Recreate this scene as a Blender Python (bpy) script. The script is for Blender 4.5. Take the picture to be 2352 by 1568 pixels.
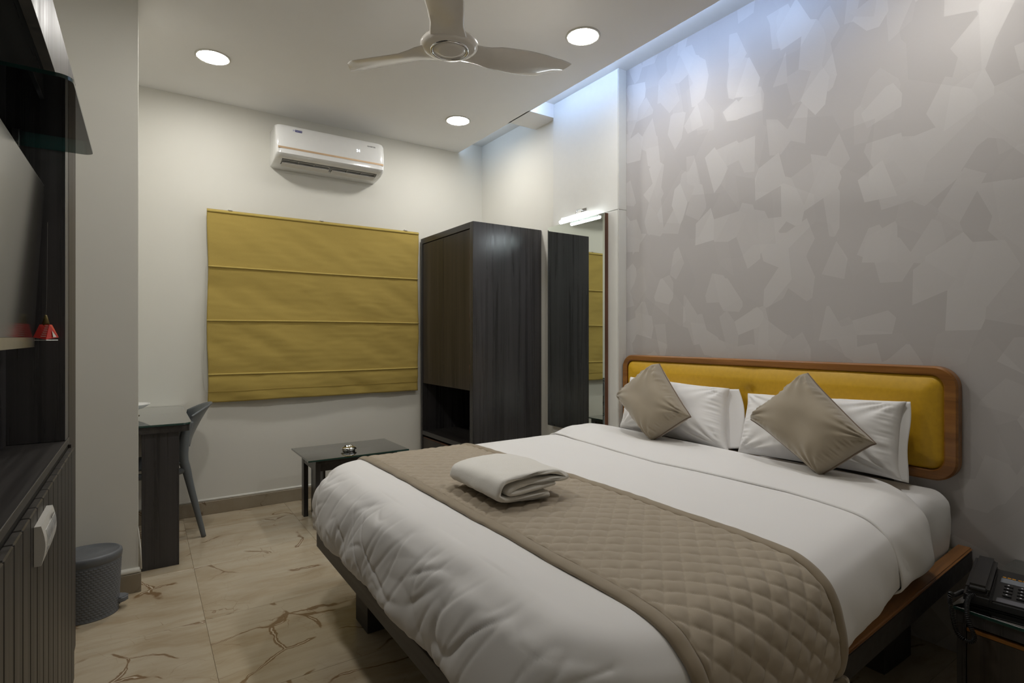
import bpy, bmesh, math, random
from mathutils import Vector, Matrix, noise
from math import sin, cos, pi, radians

random.seed(7)
C = bpy.context.scene.collection
for o in list(bpy.data.objects):
    bpy.data.objects.remove(o)

# ------------------------------------------------------------------ camera, world, exposure
THETA = 0.592378702
cd = bpy.data.cameras.new('camera'); cam = bpy.data.objects.new('camera', cd); C.objects.link(cam)
cam.location = (0, 0, 1.15); cam.rotation_euler = (pi/2, 0, -THETA)
cd.sensor_width = 36; cd.lens = 1259.45/2352*36; cd.shift_y = -11.4/2352; cd.clip_start = 0.02
bpy.context.scene.camera = cam
w = bpy.data.worlds.new('world'); bpy.context.scene.world = w; w.use_nodes = True
w.node_tree.nodes['Background'].inputs[0].default_value = (0.8, 0.85, 1, 1)
w.node_tree.nodes['Background'].inputs[1].default_value = 0.02
vs = bpy.context.scene.view_settings
vs.view_transform = 'Standard'; vs.look = 'None'; vs.gamma = 1; vs.use_curve_mapping = False
vs.exposure = -0.10
LAMP = 138.0
COVE = 27.0
MIRLAMP = 30.0

# ------------------------------------------------------------------ material helpers
def srgb(r, g, b):
    f = lambda c: (c/255/12.92) if c/255 <= 0.04045 else ((c/255+0.055)/1.055)**2.4
    return (f(r), f(g), f(b), 1)

class NT:
    def __init__(s, name):
        s.m = bpy.data.materials.new(name); s.m.use_nodes = True
        s.t = s.m.node_tree; s.b = s.t.nodes['Principled BSDF']; s.o = s.t.nodes['Material Output']
    def n(s, typ, **kw):
        nd = s.t.nodes.new(typ)
        for k, v in kw.items():
            if k.startswith('i_'): nd.inputs[k[2:].replace('_', ' ')].default_value = v
            elif k.startswith('n_'): nd.inputs[int(k[2:])].default_value = v
            else: setattr(nd, k, v)
        return nd
    def l(s, a, b): s.t.links.new(a, b)
    def ramp(s, fac, stops, interp='LINEAR'):
        r = s.n('ShaderNodeValToRGB'); cr = r.color_ramp; cr.interpolation = interp
        while len(cr.elements) > 1: cr.elements.remove(cr.elements[-1])
        cr.elements[0].position = stops[0][0]; cr.elements[0].color = stops[0][1]
        for p, c in stops[1:]:
            e = cr.elements.new(p); e.color = c
        s.l(fac, r.inputs[0]); return r.outputs[0]
    def mapping(s, scale=(1, 1, 1), rot=(0, 0, 0), src=None):
        if src is None: src = s.n('ShaderNodeNewGeometry').outputs['Position']
        m = s.n('ShaderNodeMapping'); m.inputs['Scale'].default_value = scale; m.inputs['Rotation'].default_value = rot
        s.l(src, m.inputs[0]); return m.outputs[0]
    def noise(s, vec, scale=5, detail=3, rough=.5, dist=0):
        nd = s.n('ShaderNodeTexNoise'); nd.inputs['Scale'].default_value = scale; nd.inputs['Detail'].default_value = detail
        nd.inputs['Roughness'].default_value = rough; nd.inputs['Distortion'].default_value = dist
        if vec is not None: s.l(vec, nd.inputs['Vector'])
        return nd.outputs['Fac']
    def mix(s, fac, a, b, blend='MIX'):
        m = s.n('ShaderNodeMix', data_type='RGBA', blend_type=blend)
        for i, v in ((0, fac), (6, a), (7, b)):
            if hasattr(v, 'links'): s.l(v, m.inputs[i])
            else: m.inputs[i].default_value = v
        return m.outputs[2]
    def math(s, op, a, b=None, clamp=False):
        m = s.n('ShaderNodeMath', operation=op); m.use_clamp = clamp
        for i, v in ((0, a), (1, b)):
            if v is None: continue
            if hasattr(v, 'links'): s.l(v, m.inputs[i])
            else: m.inputs[i].default_value = v
        return m.outputs[0]
    def bump(s, h, strength=.2, dist=.002):
        b = s.n('ShaderNodeBump'); b.inputs['Strength'].default_value = strength; b.inputs['Distance'].default_value = dist
        s.l(h, b.inputs['Height']); s.l(b.outputs[0], s.b.inputs['Normal']); return b

def plain(name, col, rough=.5, metal=0, spec=.5, var=0.04, vscale=30, bump=0, coat=0, sheen=0):
    t = NT(name); v = t.mapping()
    nz = t.noise(v, vscale, 4)
    a = tuple(c*(1-var) for c in col[:3])+(1,); b = tuple(min(1, c*(1+var)) for c in col[:3])+(1,)
    t.l(t.ramp(nz, [(.3, a), (.7, b)]), t.b.inputs['Base Color'])
    t.b.inputs['Roughness'].default_value = rough; t.b.inputs['Metallic'].default_value = metal
    t.b.inputs['Specular IOR Level'].default_value = spec
    if coat: t.b.inputs['Coat Weight'].default_value = coat; t.b.inputs['Coat Roughness'].default_value = .05
    if sheen: t.b.inputs['Sheen Weight'].default_value = sheen
    if bump: t.bump(nz, bump, .001)
    return t.m

def laminate(name, dark, light, rough=.32, axis='Z', spec=.5):
    """dark wood laminate with straight grain along one axis"""
    t = NT(name)
    sc = {'Z': (38, 38, .9), 'Y': (38, .9, 38), 'X': (.9, 38, 38)}[axis]
    v = t.mapping(sc)
    n1 = t.noise(v, 1.0, 5, .6, .3)
    n2 = t.noise(t.mapping(tuple(c*.22 for c in sc)), 1.0, 3, .5)
    f = t.math('ADD', t.math('MULTIPLY', n1, .6), t.math('MULTIPLY', n2, .4))
    t.l(t.ramp(f, [(.36, dark), (.64, light)]), t.b.inputs['Base Color'])
    t.l(t.ramp(n1, [(.3, (rough*.85,)*3+(1,)), (.7, (rough*1.2,)*3+(1,))]), t.b.inputs['Roughness'])
    t.b.inputs['Specular IOR Level'].default_value = spec
    t.bump(n1, .12, .0006)
    return t.m

def wood(name, dark, light, axis='Y', rough=.35):
    t = NT(name)
    sc = {'Z': (30, 30, 1.6), 'Y': (30, 1.6, 30), 'X': (1.6, 30, 30)}[axis]
    v = t.mapping(sc)
    n1 = t.noise(v, 1.0, 6, .55, .8)
    t.l(t.ramp(n1, [(.3, dark), (.5, tuple((a+b)/2 for a, b in zip(dark, light))), (.7, light)]), t.b.inputs['Base Color'])
    t.b.inputs['Roughness'].default_value = rough; t.b.inputs['Coat Weight'].default_value = .2
    t.bump(n1, .1, .0005)
    return t.m

def emis(name, col, strength):
    t = NT(name); t.b.inputs['Base Color'].default_value = (.8, .8, .8, 1)
    t.b.inputs['Emission Color'].default_value = col; t.b.inputs['Emission Strength'].default_value = strength
    return t.m

def fabric(name, col, rough=.85, weave=900, bump=.15, sheen=.1, var=.05, warm=None, big=0):
    t = NT(name)
    v = t.mapping((weave, weave, weave))
    wv = t.noise(v, 1, 2)
    lo = tuple(c*(1-var) for c in col[:3])+(1,); hi = tuple(min(1, c*(1+var)) for c in col[:3])+(1,)
    base = t.ramp(wv, [(.3, lo), (.7, hi)])
    if big:
        nb = t.noise(t.mapping((1, 1, 1)), 5, 3)
        base = t.mix(t.math('MULTIPLY', nb, big), base, tuple(c*.75 for c in col[:3])+(1,))
    t.l(base, t.b.inputs['Base Color'])
    t.b.inputs['Roughness'].default_value = rough; t.b.inputs['Specular IOR Level'].default_value = .2
    t.b.inputs['Sheen Weight'].default_value = sheen
    t.bump(wv, bump, .0005)
    return t.m

def glass(name, tint, refl=1.0, ior=1.5, gain=1.0):
    """clear sheet: tinted see-through plus surface reflection by angle"""
    t = NT(name); t.t.nodes.remove(t.b)
    tr = t.n('ShaderNodeBsdfTransparent'); tr.inputs[0].default_value = tint
    gl = t.n('ShaderNodeBsdfGlossy'); gl.inputs['Roughness'].default_value = .015; gl.inputs[0].default_value = (refl,)*3+(1,)
    fr = t.n('ShaderNodeFresnel'); fr.inputs[0].default_value = ior
    mx = t.n('ShaderNodeMixShader'); t.l(t.math('MULTIPLY', fr.outputs[0], gain, True), mx.inputs[0]); t.l(tr.outputs[0], mx.inputs[1]); t.l(gl.outputs[0], mx.inputs[2])
    t.l(mx.outputs[0], t.o.inputs[0]); return t.m

M = {}
def wallpaint(name, col, rough=.6):
    t = NT(name)
    n1 = t.noise(t.mapping(), 1.3, 4, .6); n2 = t.noise(t.mapping(), 160, 3)
    a = tuple(c*.97 for c in col[:3])+(1,)
    t.l(t.ramp(n1, [(.35, a), (.65, col)]), t.b.inputs['Base Color'])
    t.b.inputs['Roughness'].default_value = rough; t.b.inputs['Specular IOR Level'].default_value = .3
    t.bump(n2, .04, .0008); return t.m
M['wall'] = wallpaint('cream_wall_paint', srgb(222, 220, 211))
M['ceil'] = wallpaint('ceiling_paint', srgb(243, 242, 240), .8)
M['white_panel'] = plain('white_panel_laminate', srgb(216, 215, 209), .6, spec=.3, var=.01)
M['lam'] = laminate('dark_grey_laminate', srgb(44, 43, 44), srgb(70, 68, 69), .28)
M['lam_y'] = laminate('dark_grey_laminate_level', srgb(38, 36, 36), srgb(62, 59, 57), axis='Y')
M['lam_brown'] = laminate('brown_grey_laminate', srgb(42, 38, 35), srgb(76, 69, 62), .45, spec=.35)
M['lam_slat'] = laminate('slat_laminate', srgb(40, 37, 34), srgb(57, 53, 49), .42)
M['lam_bed'] = laminate('bed_side_laminate', srgb(48, 45, 43), srgb(66, 62, 59), .45, 'Y')
M['duct'] = plain('grey_duct', srgb(70, 70, 70), .6)
M['black'] = plain('black_recess', srgb(18, 17, 16), .6)
M['dark_plastic'] = plain('black_plastic', srgb(30, 30, 31), .35, bump=.05, vscale=400)
M['teak'] = wood('teak_lipping', srgb(112, 70, 28), srgb(158, 106, 50), 'Y')
M['teak_x'] = wood('teak_lipping_long', srgb(112, 72, 34), srgb(172, 118, 62), 'X')
M['brown_edge'] = wood('raw_brown_edge', srgb(66, 38, 20), srgb(104, 62, 34), 'Z', .6)
M['white'] = plain('white_plastic', srgb(232, 232, 230), .12, coat=.5, var=.01)
M['white_matt'] = plain('white_plastic_matt', srgb(214, 211, 204), .4, var=.03)
M['chrome'] = plain('polished_steel', (.75, .75, .75, 1), .12, 1)
M['silver'] = plain('silver_trim', (.62, .62, .6, 1), .3, 1)
M['gold'] = plain('copper_trim', srgb(206, 176, 142), .35, .3)
M['grey_plastic'] = plain('grey_chair_plastic', srgb(104, 109, 112), .38, bump=.08, vscale=300)
M['bin'] = plain('grey_bin_plastic', srgb(104, 107, 111), .45, bump=.06, vscale=300)
M['fan'] = plain('pearl_fan_lacquer', srgb(218, 213, 205), .25, coat=.6, var=.01)
M['downlight'] = emis('downlight_diffuser', (1, .975, .93, 1), LAMP)
M['cove'] = emis('cove_strip', (.45, .62, 1, 1), COVE)
M['cove_rear'] = emis('cove_strip_rear', (.55, .72, 1, 1), COVE*.35)
M['mirlamp'] = emis('mirror_lamp_tube', (.86, .95, 1, 1), MIRLAMP)
M['led'] = emis('display_digits', (.85, .92, 1, 1), 1.6)
M['linen'] = fabric('white_linen', srgb(234, 232, 230), .8, 1200, .06, .15, .015)
M['sheet'] = fabric('white_sheet', srgb(232, 231, 230), .8, 1200, .06, .15, .015)
M['towel'] = fabric('white_terry', srgb(232, 229, 222), .95, 500, .6, .3, .05)
M['runner'] = fabric('taupe_quilting', srgb(168, 155, 136), .75, 1500, .08, .25, .04)
M['runner_band'] = fabric('taupe_satin_band', srgb(152, 138, 117), .6, 1500, .05, .3, .03)
M['thread'] = plain('thin_grey_thread', srgb(90, 88, 84), .5)
M['cushion'] = fabric('taupe_velvet', srgb(156, 144, 124), .65, 900, .1, .5, .04)
M['piping'] = fabric('dark_taupe_piping', srgb(120, 104, 90), .7, 900, .1, .2, .04)
M['leather'] = plain('mustard_leatherette', srgb(206, 162, 36), .42, var=.05, vscale=60, bump=.15)
M['blind'] = fabric('mustard_blind_cloth', srgb(176, 153, 82), .9, 700, .25, .1, .07)
M['blind_rib'] = fabric('mustard_blind_rib', srgb(188, 166, 92), .85, 700, .2, .15, .05)
M['plywood'] = plain('pale_platform_board', srgb(176, 176, 150), .6, var=.08, vscale=10)
M['glass'] = glass('clear_green_glass', (.80, .90, .86, 1))
M['glass_desk'] = glass('desk_green_glass', (.70, .80, .75, 1), .97, 2.6, 1.5)
M['glass_edge'] = plain('green_glass_edge', srgb(34, 66, 60), .12, coat=.6)
M['shelf_glass'] = glass('tinted_shelf_glass', (.85, .90, .88, 1), 1.0, 1.7)
M['shelf_edge'] = plain('shelf_glass_edge', srgb(20, 52, 50), .08, coat=.6)
M['red'] = plain('red_card', srgb(196, 52, 44), .35, var=.06)
M['bronze'] = plain('bronze_cap', srgb(110, 96, 52), .4, .4)
M['logo_blue'] = plain('logo_blue', srgb(44, 46, 120), .4)
M['text_grey'] = plain('grey_print', srgb(120, 118, 116), .5)
M['text_white'] = plain('white_print', srgb(225, 225, 235), .5)
M['phone_grey'] = plain('phone_grey_strip', srgb(96, 96, 102), .5)
M['phone_silver'] = plain('phone_card_grey', srgb(120, 124, 130), .5)
M['orange'] = plain('orange_print', srgb(190, 130, 20), .5)
M['coat_screen'] = plain('television_screen', srgb(40, 40, 40), .14, spec=.9, var=.01)
M['grout'] = plain('floor_grout', srgb(150, 130, 100), .8)
t = NT('mirror_silvering'); t.b.inputs['Metallic'].default_value = 1; t.b.inputs['Roughness'].default_value = .005
t.b.inputs['Base Color'].default_value = (.80, .86, .82, 1); M['mirror'] = t.m

def marble(name, mul=1.0, rough=.22):
    t = NT(name)
    g = t.n('ShaderNodeNewGeometry').outputs['Position']; oi = t.n('ShaderNodeObjectInfo')
    sc = t.n('ShaderNodeVectorMath', operation='SCALE'); sc.inputs[0].default_value = (17.3, 9.1, 5.7)
    t.l(oi.outputs['Random'], sc.inputs['Scale'])
    ad = t.n('ShaderNodeVectorMath', operation='ADD'); t.l(g, ad.inputs[0]); t.l(sc.outputs[0], ad.inputs[1]); P0 = ad.outputs[0]
    # warped coordinates
    nz = t.n('ShaderNodeTexNoise'); nz.inputs['Scale'].default_value = 1.6; nz.inputs['Detail'].default_value = 6; nz.inputs['Roughness'].default_value = .46
    t.l(P0, nz.inputs['Vector'])
    s1 = t.n('ShaderNodeVectorMath', operation='SUBTRACT'); t.l(nz.outputs['Color'], s1.inputs[0]); s1.inputs[1].default_value = (.5, .5, .5)
    s2 = t.n('ShaderNodeVectorMath', operation='SCALE'); t.l(s1.outputs[0], s2.inputs[0]); s2.inputs['Scale'].default_value = .55
    s3 = t.n('ShaderNodeVectorMath', operation='ADD'); t.l(P0, s3.inputs[0]); t.l(s2.outputs[0], s3.inputs[1])
    def veins(scale, wid, mask_scale, lo, hi, rot):
        vo = t.n('ShaderNodeTexVoronoi', feature='DISTANCE_TO_EDGE'); vo.inputs['Scale'].default_value = scale
        t.l(t.mapping((1, 1.5, 1), (0, 0, rot), s3.outputs[0]), vo.inputs['Vector'])
        mk = t.ramp(t.noise(P0, mask_scale, 3), [(lo, (0, 0, 0, 1)), (hi, (1, 1, 1, 1))])
        d = vo.outputs['Distance']
        wmod = t.math('MULTIPLY', t.math('ADD', t.noise(P0, 9, 3), -.15), wid*2.2)
        outer = t.math('LESS_THAN', d, wmod); soft = t.math('SUBTRACT', 1.0, t.math('DIVIDE', d, t.math('MAXIMUM', wmod, .0005)), True)
        return t.math('MULTIPLY', soft, mk), t.math('MULTIPLY', outer, mk)
    a, a2 = veins(2.0, .026, 2.6, .50, .58, .5)
    b, b2 = veins(4.3, .009, 3.7, .50, .62, 1.2)
    c3_, _ = veins(7.5, .007, 5.1, .46, .60, 2.0)
    cloud = t.noise(t.mapping((1.2, 3.2, 1), (0, 0, .35), s3.outputs[0]), 1.6, 6, .6)
    streak = t.noise(t.mapping((1.5, 9, 1), (0, 0, .3), P0), 2.0, 6, .65)
    k = mul
    base = t.ramp(cloud, [(.3, tuple(c*k for c in srgb(170, 152, 124)[:3])+(1,)), (.48, tuple(c*k for c in srgb(188, 174, 150)[:3])+(1,)), (.7, tuple(c*k for c in srgb(196, 184, 162)[:3])+(1,))])
    base = t.mix(t.math('MULTIPLY', t.ramp(streak, [(.45, (0, 0, 0, 1)), (.75, (1, 1, 1, 1))]), .45), base, tuple(c*k for c in srgb(158, 135, 102)[:3])+(1,))
    brown = tuple(c*k for c in srgb(118, 88, 54)[:3])+(1,); pale = tuple(c*k for c in srgb(226, 214, 192)[:3])+(1,)
    base = t.mix(t.math('MULTIPLY', t.ramp(a, [(.0, (0, 0, 0, 1)), (.25, (1, 1, 1, 1))]), .8), base, brown)
    base = t.mix(t.math('MULTIPLY', t.ramp(a, [(.72, (0, 0, 0, 1)), (.9, (1, 1, 1, 1))]), .75), base, pale)
    base = t.mix(t.math('MULTIPLY', b, .7), base, brown)
    base = t.mix(t.math('MULTIPLY', c3_, .5), base, brown)
    t.l(base, t.b.inputs['Base Color'])
    t.b.inputs['Roughness'].default_value = rough
    return t.m
M['marble'] = marble('beige_veined_marble')
M['marble_dark'] = marble('beige_veined_marble_skirting', .62, .4)

def wallpaper():
    t = NT('patchwork_wallpaper')
    g = t.n('ShaderNodeNewGeometry').outputs['Position']
    sep = t.n('ShaderNodeSeparateXYZ'); t.l(g, sep.inputs[0])
    cmb = t.n('ShaderNodeCombineXYZ'); t.l(sep.outputs[1], cmb.inputs[0]); t.l(sep.outputs[2], cmb.inputs[1]); uv = cmb.outputs[0]
    def cells(scale, rot, stretch, metric='EUCLIDEAN', off=(0, 0, 0)):
        mp = t.n('ShaderNodeMapping'); mp.inputs['Scale'].default_value = stretch; mp.inputs['Rotation'].default_value = (0, 0, rot); mp.inputs['Location'].default_value = off
        t.l(uv, mp.inputs[0])
        vo = t.n('ShaderNodeTexVoronoi', voronoi_dimensions='2D', distance=metric); vo.inputs['Scale'].default_value = scale; vo.inputs['Randomness'].default_value = .95
        t.l(mp.outputs[0], vo.inputs['Vector'])
        sp = t.n('ShaderNodeSeparateColor'); t.l(vo.outputs['Color'], sp.inputs[0]); return sp.outputs
    c1 = cells(8.2, .9, (1.15, .82, 1)); c2 = cells(9.0, -.6, (1.2, .85, 1), off=(3.1, 1.7, 0)); c3 = cells(5.2, .2, (1, .9, 1), off=(7, 2, 0))
    v = t.math('MULTIPLY', t.math('GREATER_THAN', c1[0], .66), .9)
    v2 = t.math('MULTIPLY', t.math('GREATER_THAN', c2[0], .66), .7)
    v3 = t.math('MULTIPLY', c3[0], .45)
    tot = t.math('ADD', t.math('MAXIMUM', t.math('MULTIPLY', v, t.math('ADD', c1[1], .25)), v2), v3)
    # fine brushed lines whose direction changes from piece to piece
    ang = t.math('MULTIPLY', c1[2], 3.14)
    vr = t.n('ShaderNodeVectorRotate', rotation_type='Z_AXIS'); t.l(uv, vr.inputs['Vector']); t.l(ang, vr.inputs['Angle'])
    fine = t.noise(t.mapping((60, 900, 1), src=vr.outputs[0]), 1, 3, .6)
    med = t.noise(t.mapping((25, 260, 1), src=vr.outputs[0]), 1, 3, .6)
    f = t.math('ADD', t.math('MULTIPLY', tot, .62), t.math('MULTIPLY', t.math('ADD', fine, med), .13))
    col = t.ramp(f, [(.0, srgb(180, 176, 174)), (.45, srgb(186, 182, 180)), (1.0, srgb(201, 198, 196))])
    t.l(col, t.b.inputs['Base Color'])
    t.l(t.ramp(f, [(.1, (.60,)*3+(1,)), (.9, (.50,)*3+(1,))]), t.b.inputs['Roughness'])
    t.b.inputs['Metallic'].default_value = .2
    t.b.inputs['Specular IOR Level'].default_value = .5
    t.bump(t.math('ADD', fine, t.math('MULTIPLY', tot, .5)), .12, .0006)
    return t.m
M['wallpaper'] = wallpaper()

# ------------------------------------------------------------------ object helpers
ORG = {}
def tag(o, label, cat, group=None):
    o['label'] = label; o['category'] = cat
    if group: o['group'] = group
    return o
def thing(name, loc, label, cat, group=None):
    o = bpy.data.objects.new(name, None); o.empty_display_size = .05; C.objects.link(o)
    o.location = loc; ORG[o] = Vector(loc); return tag(o, label, cat, group)
def obj(name, bm, mat, parent=None, smooth=False, base=None, label=None):
    """link a bmesh given in room coordinates as one mesh object"""
    bmesh.ops.recalc_face_normals(bm, faces=bm.faces)
    if parent is not None: org = ORG[parent]
    elif base is not None: org = Vector(base)
    else:
        xs = [v.co for v in bm.verts]
        org = Vector(((min(c.x for c in xs)+max(c.x for c in xs))/2, (min(c.y for c in xs)+max(c.y for c in xs))/2, min(c.z for c in xs)))
    for v in bm.verts: v.co -= org
    me = bpy.data.meshes.new(name); bm.to_mesh(me); bm.free()
    mats = mat if isinstance(mat, (list, tuple)) else [mat]
    for m in mats: me.materials.append(m)
    if smooth:
        for p in me.polygons: p.use_smooth = True
    o = bpy.data.objects.new(name, me); C.objects.link(o)
    if parent is not None: o.parent = parent; ORG[o] = org
    else: o.location = org; ORG[o] = org
    if label: o['label'] = label
    return o
def struct(name, bm, mat, parent=None, **k):
    o = obj(name, bm, mat, parent, **k)
    if parent is None: o['kind'] = 'structure'
    return o
def autosmooth(o, ang=40):
    me = o.data
    for p in me.polygons: p.use_smooth = True
    bm = bmesh.new(); bm.from_mesh(me)
    for e in bm.edges:
        if len(e.link_faces) == 2 and e.calc_face_angle(0) > radians(ang): e.smooth = False
    bm.to_mesh(me); bm.free(); return o
def addbox(bm, x0, x1, y0, y1, z0, z1, bev=0, seg=2, mi=0):
    mtx = Matrix.Translation(((x0+x1)/2, (y0+y1)/2, (z0+z1)/2)) @ Matrix.Diagonal((abs(x1-x0), abs(y1-y0), abs(z1-z0), 1))
    r = bmesh.ops.create_cube(bm, size=1, matrix=mtx)
    fs = set(f for v in r['verts'] for f in v.link_faces)
    for f in fs: f.material_index = mi
    if bev:
        es = list(set(e for v in r['verts'] for e in v.link_edges))
        bmesh.ops.bevel(bm, geom=es, offset=bev, segments=seg, affect='EDGES', profile=.5)
    return bm
def box(x0, x1, y0, y1, z0, z1, bev=0, seg=2):
    return addbox(bmesh.new(), x0, x1, y0, y1, z0, z1, bev, seg)
def solid(bm, th):
    bm.normal_update(); bmesh.ops.solidify(bm, geom=bm.faces[:], thickness=th)
def tube(pts, rad, seg=10, bm=None, caps=True, scale=None):
    """swept tube; rad number or list; scale=(sx,sy) flattens section"""
    bm = bm or bmesh.new(); pts = [Vector(p) for p in pts]; rings = []
    up = None
    for i, p in enumerate(pts):
        d = (pts[min(i+1, len(pts)-1)]-pts[max(i-1, 0)]).normalized()
        if up is None: up = Vector((0, 0, 1)) if abs(d.z) < .9 else Vector((0, 1, 0))
        s = d.cross(up).normalized(); up = s.cross(d).normalized()
        r = rad[i] if isinstance(rad, (list, tuple)) else rad
        sx, sy = scale or (1, 1)
        rings.append([bm.verts.new(p+s*cos(2*pi*k/seg)*r*sx+up*sin(2*pi*k/seg)*r*sy) for k in range(seg)])
    for a, b in zip(rings, rings[1:]):
        for k in range(seg): bm.faces.new((a[k], a[(k+1) % seg], b[(k+1) % seg], b[k]))
    if caps: bm.faces.new(rings[0][::-1]); bm.faces.new(rings[-1])
    return bm
def lathe(prof, c, seg=32, bm=None, rx=1, ry=1, cap=True):
    bm = bm or bmesh.new(); rings = []
    for r, z in prof:
        rings.append([bm.verts.new((c[0]+r*rx*cos(2*pi*k/seg), c[1]+r*ry*sin(2*pi*k/seg), c[2]+z)) for k in range(seg)])
    for a, b in zip(rings, rings[1:]):
        for k in range(seg): bm.faces.new((a[k], a[(k+1) % seg], b[(k+1) % seg], b[k]))
    if cap and prof[0][0] > 1e-6: bm.faces.new(rings[0][::-1])
    if cap and prof[-1][0] > 1e-6: bm.faces.new(rings[-1])
    bmesh.ops.remove_doubles(bm, verts=bm.verts, dist=1e-6)
    return bm
def gridmesh(f, nu, nv, bm=None, closed_u=False):
    """f(i/nu, j/nv) -> Vector"""
    bm = bm or bmesh.new()
    V = [[bm.verts.new(f(i/nu, j/nv)) for j in range(nv+1)] for i in range(nu+1)]
    for i in range(nu):
        for j in range(nv): bm.faces.new((V[i][j], V[i+1][j], V[i+1][j+1], V[i][j+1]))
    return bm
def extrude_poly(pts, axis, a0, a1, bm=None):
    """pts: 2D polygon in the plane across axis; extruded a0..a1"""
    bm = bm or bmesh.new()
    def mk(p, a):
        return {'x': (a, p[0], p[1]), 'y': (p[0], a, p[1]), 'z': (p[0], p[1], a)}[axis]
    A = [bm.verts.new(mk(p, a0)) for p in pts]; B = [bm.verts.new(mk(p, a1)) for p in pts]
    n = len(pts)
    for i in range(n): bm.faces.new((A[i], A[(i+1) % n], B[(i+1) % n], B[i]))
    bm.faces.new(A[::-1]); bm.faces.new(B); return bm
def rrect(x0, x1, y0, y1, r, n=8):
    out = []
    for cx, cy, a in ((x1-r, y1-r, 0), (x0+r, y1-r, 90), (x0+r, y0+r, 180), (x1-r, y0+r, 270)):
        for k in range(n+1):
            t_ = radians(a+90*k/n); out.append((cx+r*cos(t_), cy+r*sin(t_)))
    return out
def catmull(pts, n=8):
    P = [Vector(p) for p in pts]; out = []
    for i in range(len(P)-1):
        p0 = P[max(i-1, 0)]; p1 = P[i]; p2 = P[i+1]; p3 = P[min(i+2, len(P)-1)]
        for k in range(n):
            t_ = k/n
            out.append(.5*((2*p1)+(p2-p0)*t_+(2*p0-5*p1+4*p2-p3)*t_*t_+(3*p1-p0-3*p2+p3)*t_**3))
    out.append(P[-1]); return out
def interp(tab, x):
    if x <= tab[0][0]: return tab[0][1]
    for (a, va), (b, vb) in zip(tab, tab[1:]):
        if x <= b: return va+(vb-va)*(x-a)/(b-a)
    return tab[-1][1]
def sstep(a, b, x):
    t_ = max(0, min(1, (x-a)/(b-a))); return t_*t_*(3-2*t_)
def text(name, s, mat, parent, origin, right, up, size, depth=.0006):
    cu = bpy.data.curves.new(name, 'FONT'); cu.body = s; cu.size = size; cu.extrude = depth
    cu.align_x = 'CENTER'; cu.align_y = 'CENTER'
    tmp = bpy.data.objects.new('tmp', cu); C.objects.link(tmp)
    dg = bpy.context.evaluated_depsgraph_get(); me = bpy.data.meshes.new_from_object(tmp.evaluated_get(dg))
    bpy.data.objects.remove(tmp)
    R = Vector(right).normalized(); U = Vector(up).normalized(); N = R.cross(U)
    mt = Matrix((R, U, N)).transposed().to_4x4(); mt.translation = Vector(origin)-ORG[parent]
    me.transform(mt); me.materials.clear(); me.materials.append(mat); me.name = name
    o = bpy.data.objects.new(name, me); C.objects.link(o); o.parent = parent; ORG[o] = ORG[parent]; return o

# ================================================================== the setting
XL, XR, YB, YF = -.45, 2.455, 4.044, -1.3       # left wall, headboard wall, window wall, wall behind the camera
ZC, ZS = 2.68, 2.775                            # false ceiling, slab above the cove
fl = struct('floor', box(XL-.1, XR+.1, YF-.1, YB+.1, -.06, -.004), M['grout'])
tx = [.21+.6*k for k in range(-2, 5)]; ty = [2.54+.6*k for k in range(-7, 4)]
cache = {}
for i in range(len(tx)-1):
    for j in range(len(ty)-1):
        x0, x1 = max(tx[i], XL), min(tx[i+1], XR); y0, y1 = max(ty[j], YF), min(ty[j+1], YB)
        if x1-x0 < .02 or y1-y0 < .02: continue
        key = (round(x1-x0, 3), round(y1-y0, 3))
        if key not in cache:
            b = box(-(x1-x0)/2+.0005, (x1-x0)/2-.0005, -(y1-y0)/2+.0005, (y1-y0)/2-.0005, -.01, 0, .0004, 1)
            me = bpy.data.meshes.new('floor_tile'); b.to_mesh(me); b.free(); me.materials.append(M['marble']); cache[key] = me
        o = bpy.data.objects.new('floor_tile', cache[key]); C.objects.link(o); o.parent = fl
        o.location = Vector(((x0+x1)/2, (y0+y1)/2, 0))-ORG[fl]

struct('wall_back', box(XL-.1, XR+.1, YB, YB+.12, 0, 2.9), M['wall'])
struct('wall_left', box(XL-.12, XL, YF, YB, 0, 2.9), M['wall'])
struct('wall_front', box(XL-.12, XR+.12, YF-.12, YF, 0, 2.9), M['wall'])
struct('wall_right', box(XR, XR+.12, YF, YB, 0, 2.9), M['wallpaper'])
# recess wall beyond the mirror column, and the boxed white column the mirror hangs on
struct('wall_right_rear', box(2.411, XR, 3.03, YB, 0, ZS), M['wall'])
col = struct('trim_column', box(2.389, XR, 2.394, 3.03, 0, ZS), M['white_panel'])
obj('upper_panel', box(2.385, 2.389, 2.397, 3.028, 1.922, ZS-.006, .0012, 1), M['white_panel'], col)
obj('lower_panel', box(2.385, 2.389, 2.397, 3.028, .0, 1.917, .0012, 1), M['white_panel'], col)
obj('edge_panel', box(2.388, XR-.001, 2.392, 2.395, 1.922, ZS-.006, .0008, 1), M['white_panel'], col)
obj('edge_panel', box(2.388, XR-.001, 2.392, 2.395, 0, 1.917, .0008, 1), M['white_panel'], col)
# boxed pier on the left with its raised plaster corner at the foot
pier = struct('wall_pier', box(XL, -.018, 3.0, 3.20, 0, 2.78), M['wall'])
bm = tube([(-.018, 3.0, .29), (-.014, 2.998, .24), (-.010, 2.996, .19), (-.008, 2.995, .10)], [.001, .003, .004, .005], 10)
obj('plaster_corner', bm, M['wall'], pier, smooth=True)
bm = tube([(XL, 2.997, .098), (-.012, 2.997, .098)], .012, 10)
obj('plaster_lip', bm, M['wall'], pier, smooth=True)
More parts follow.
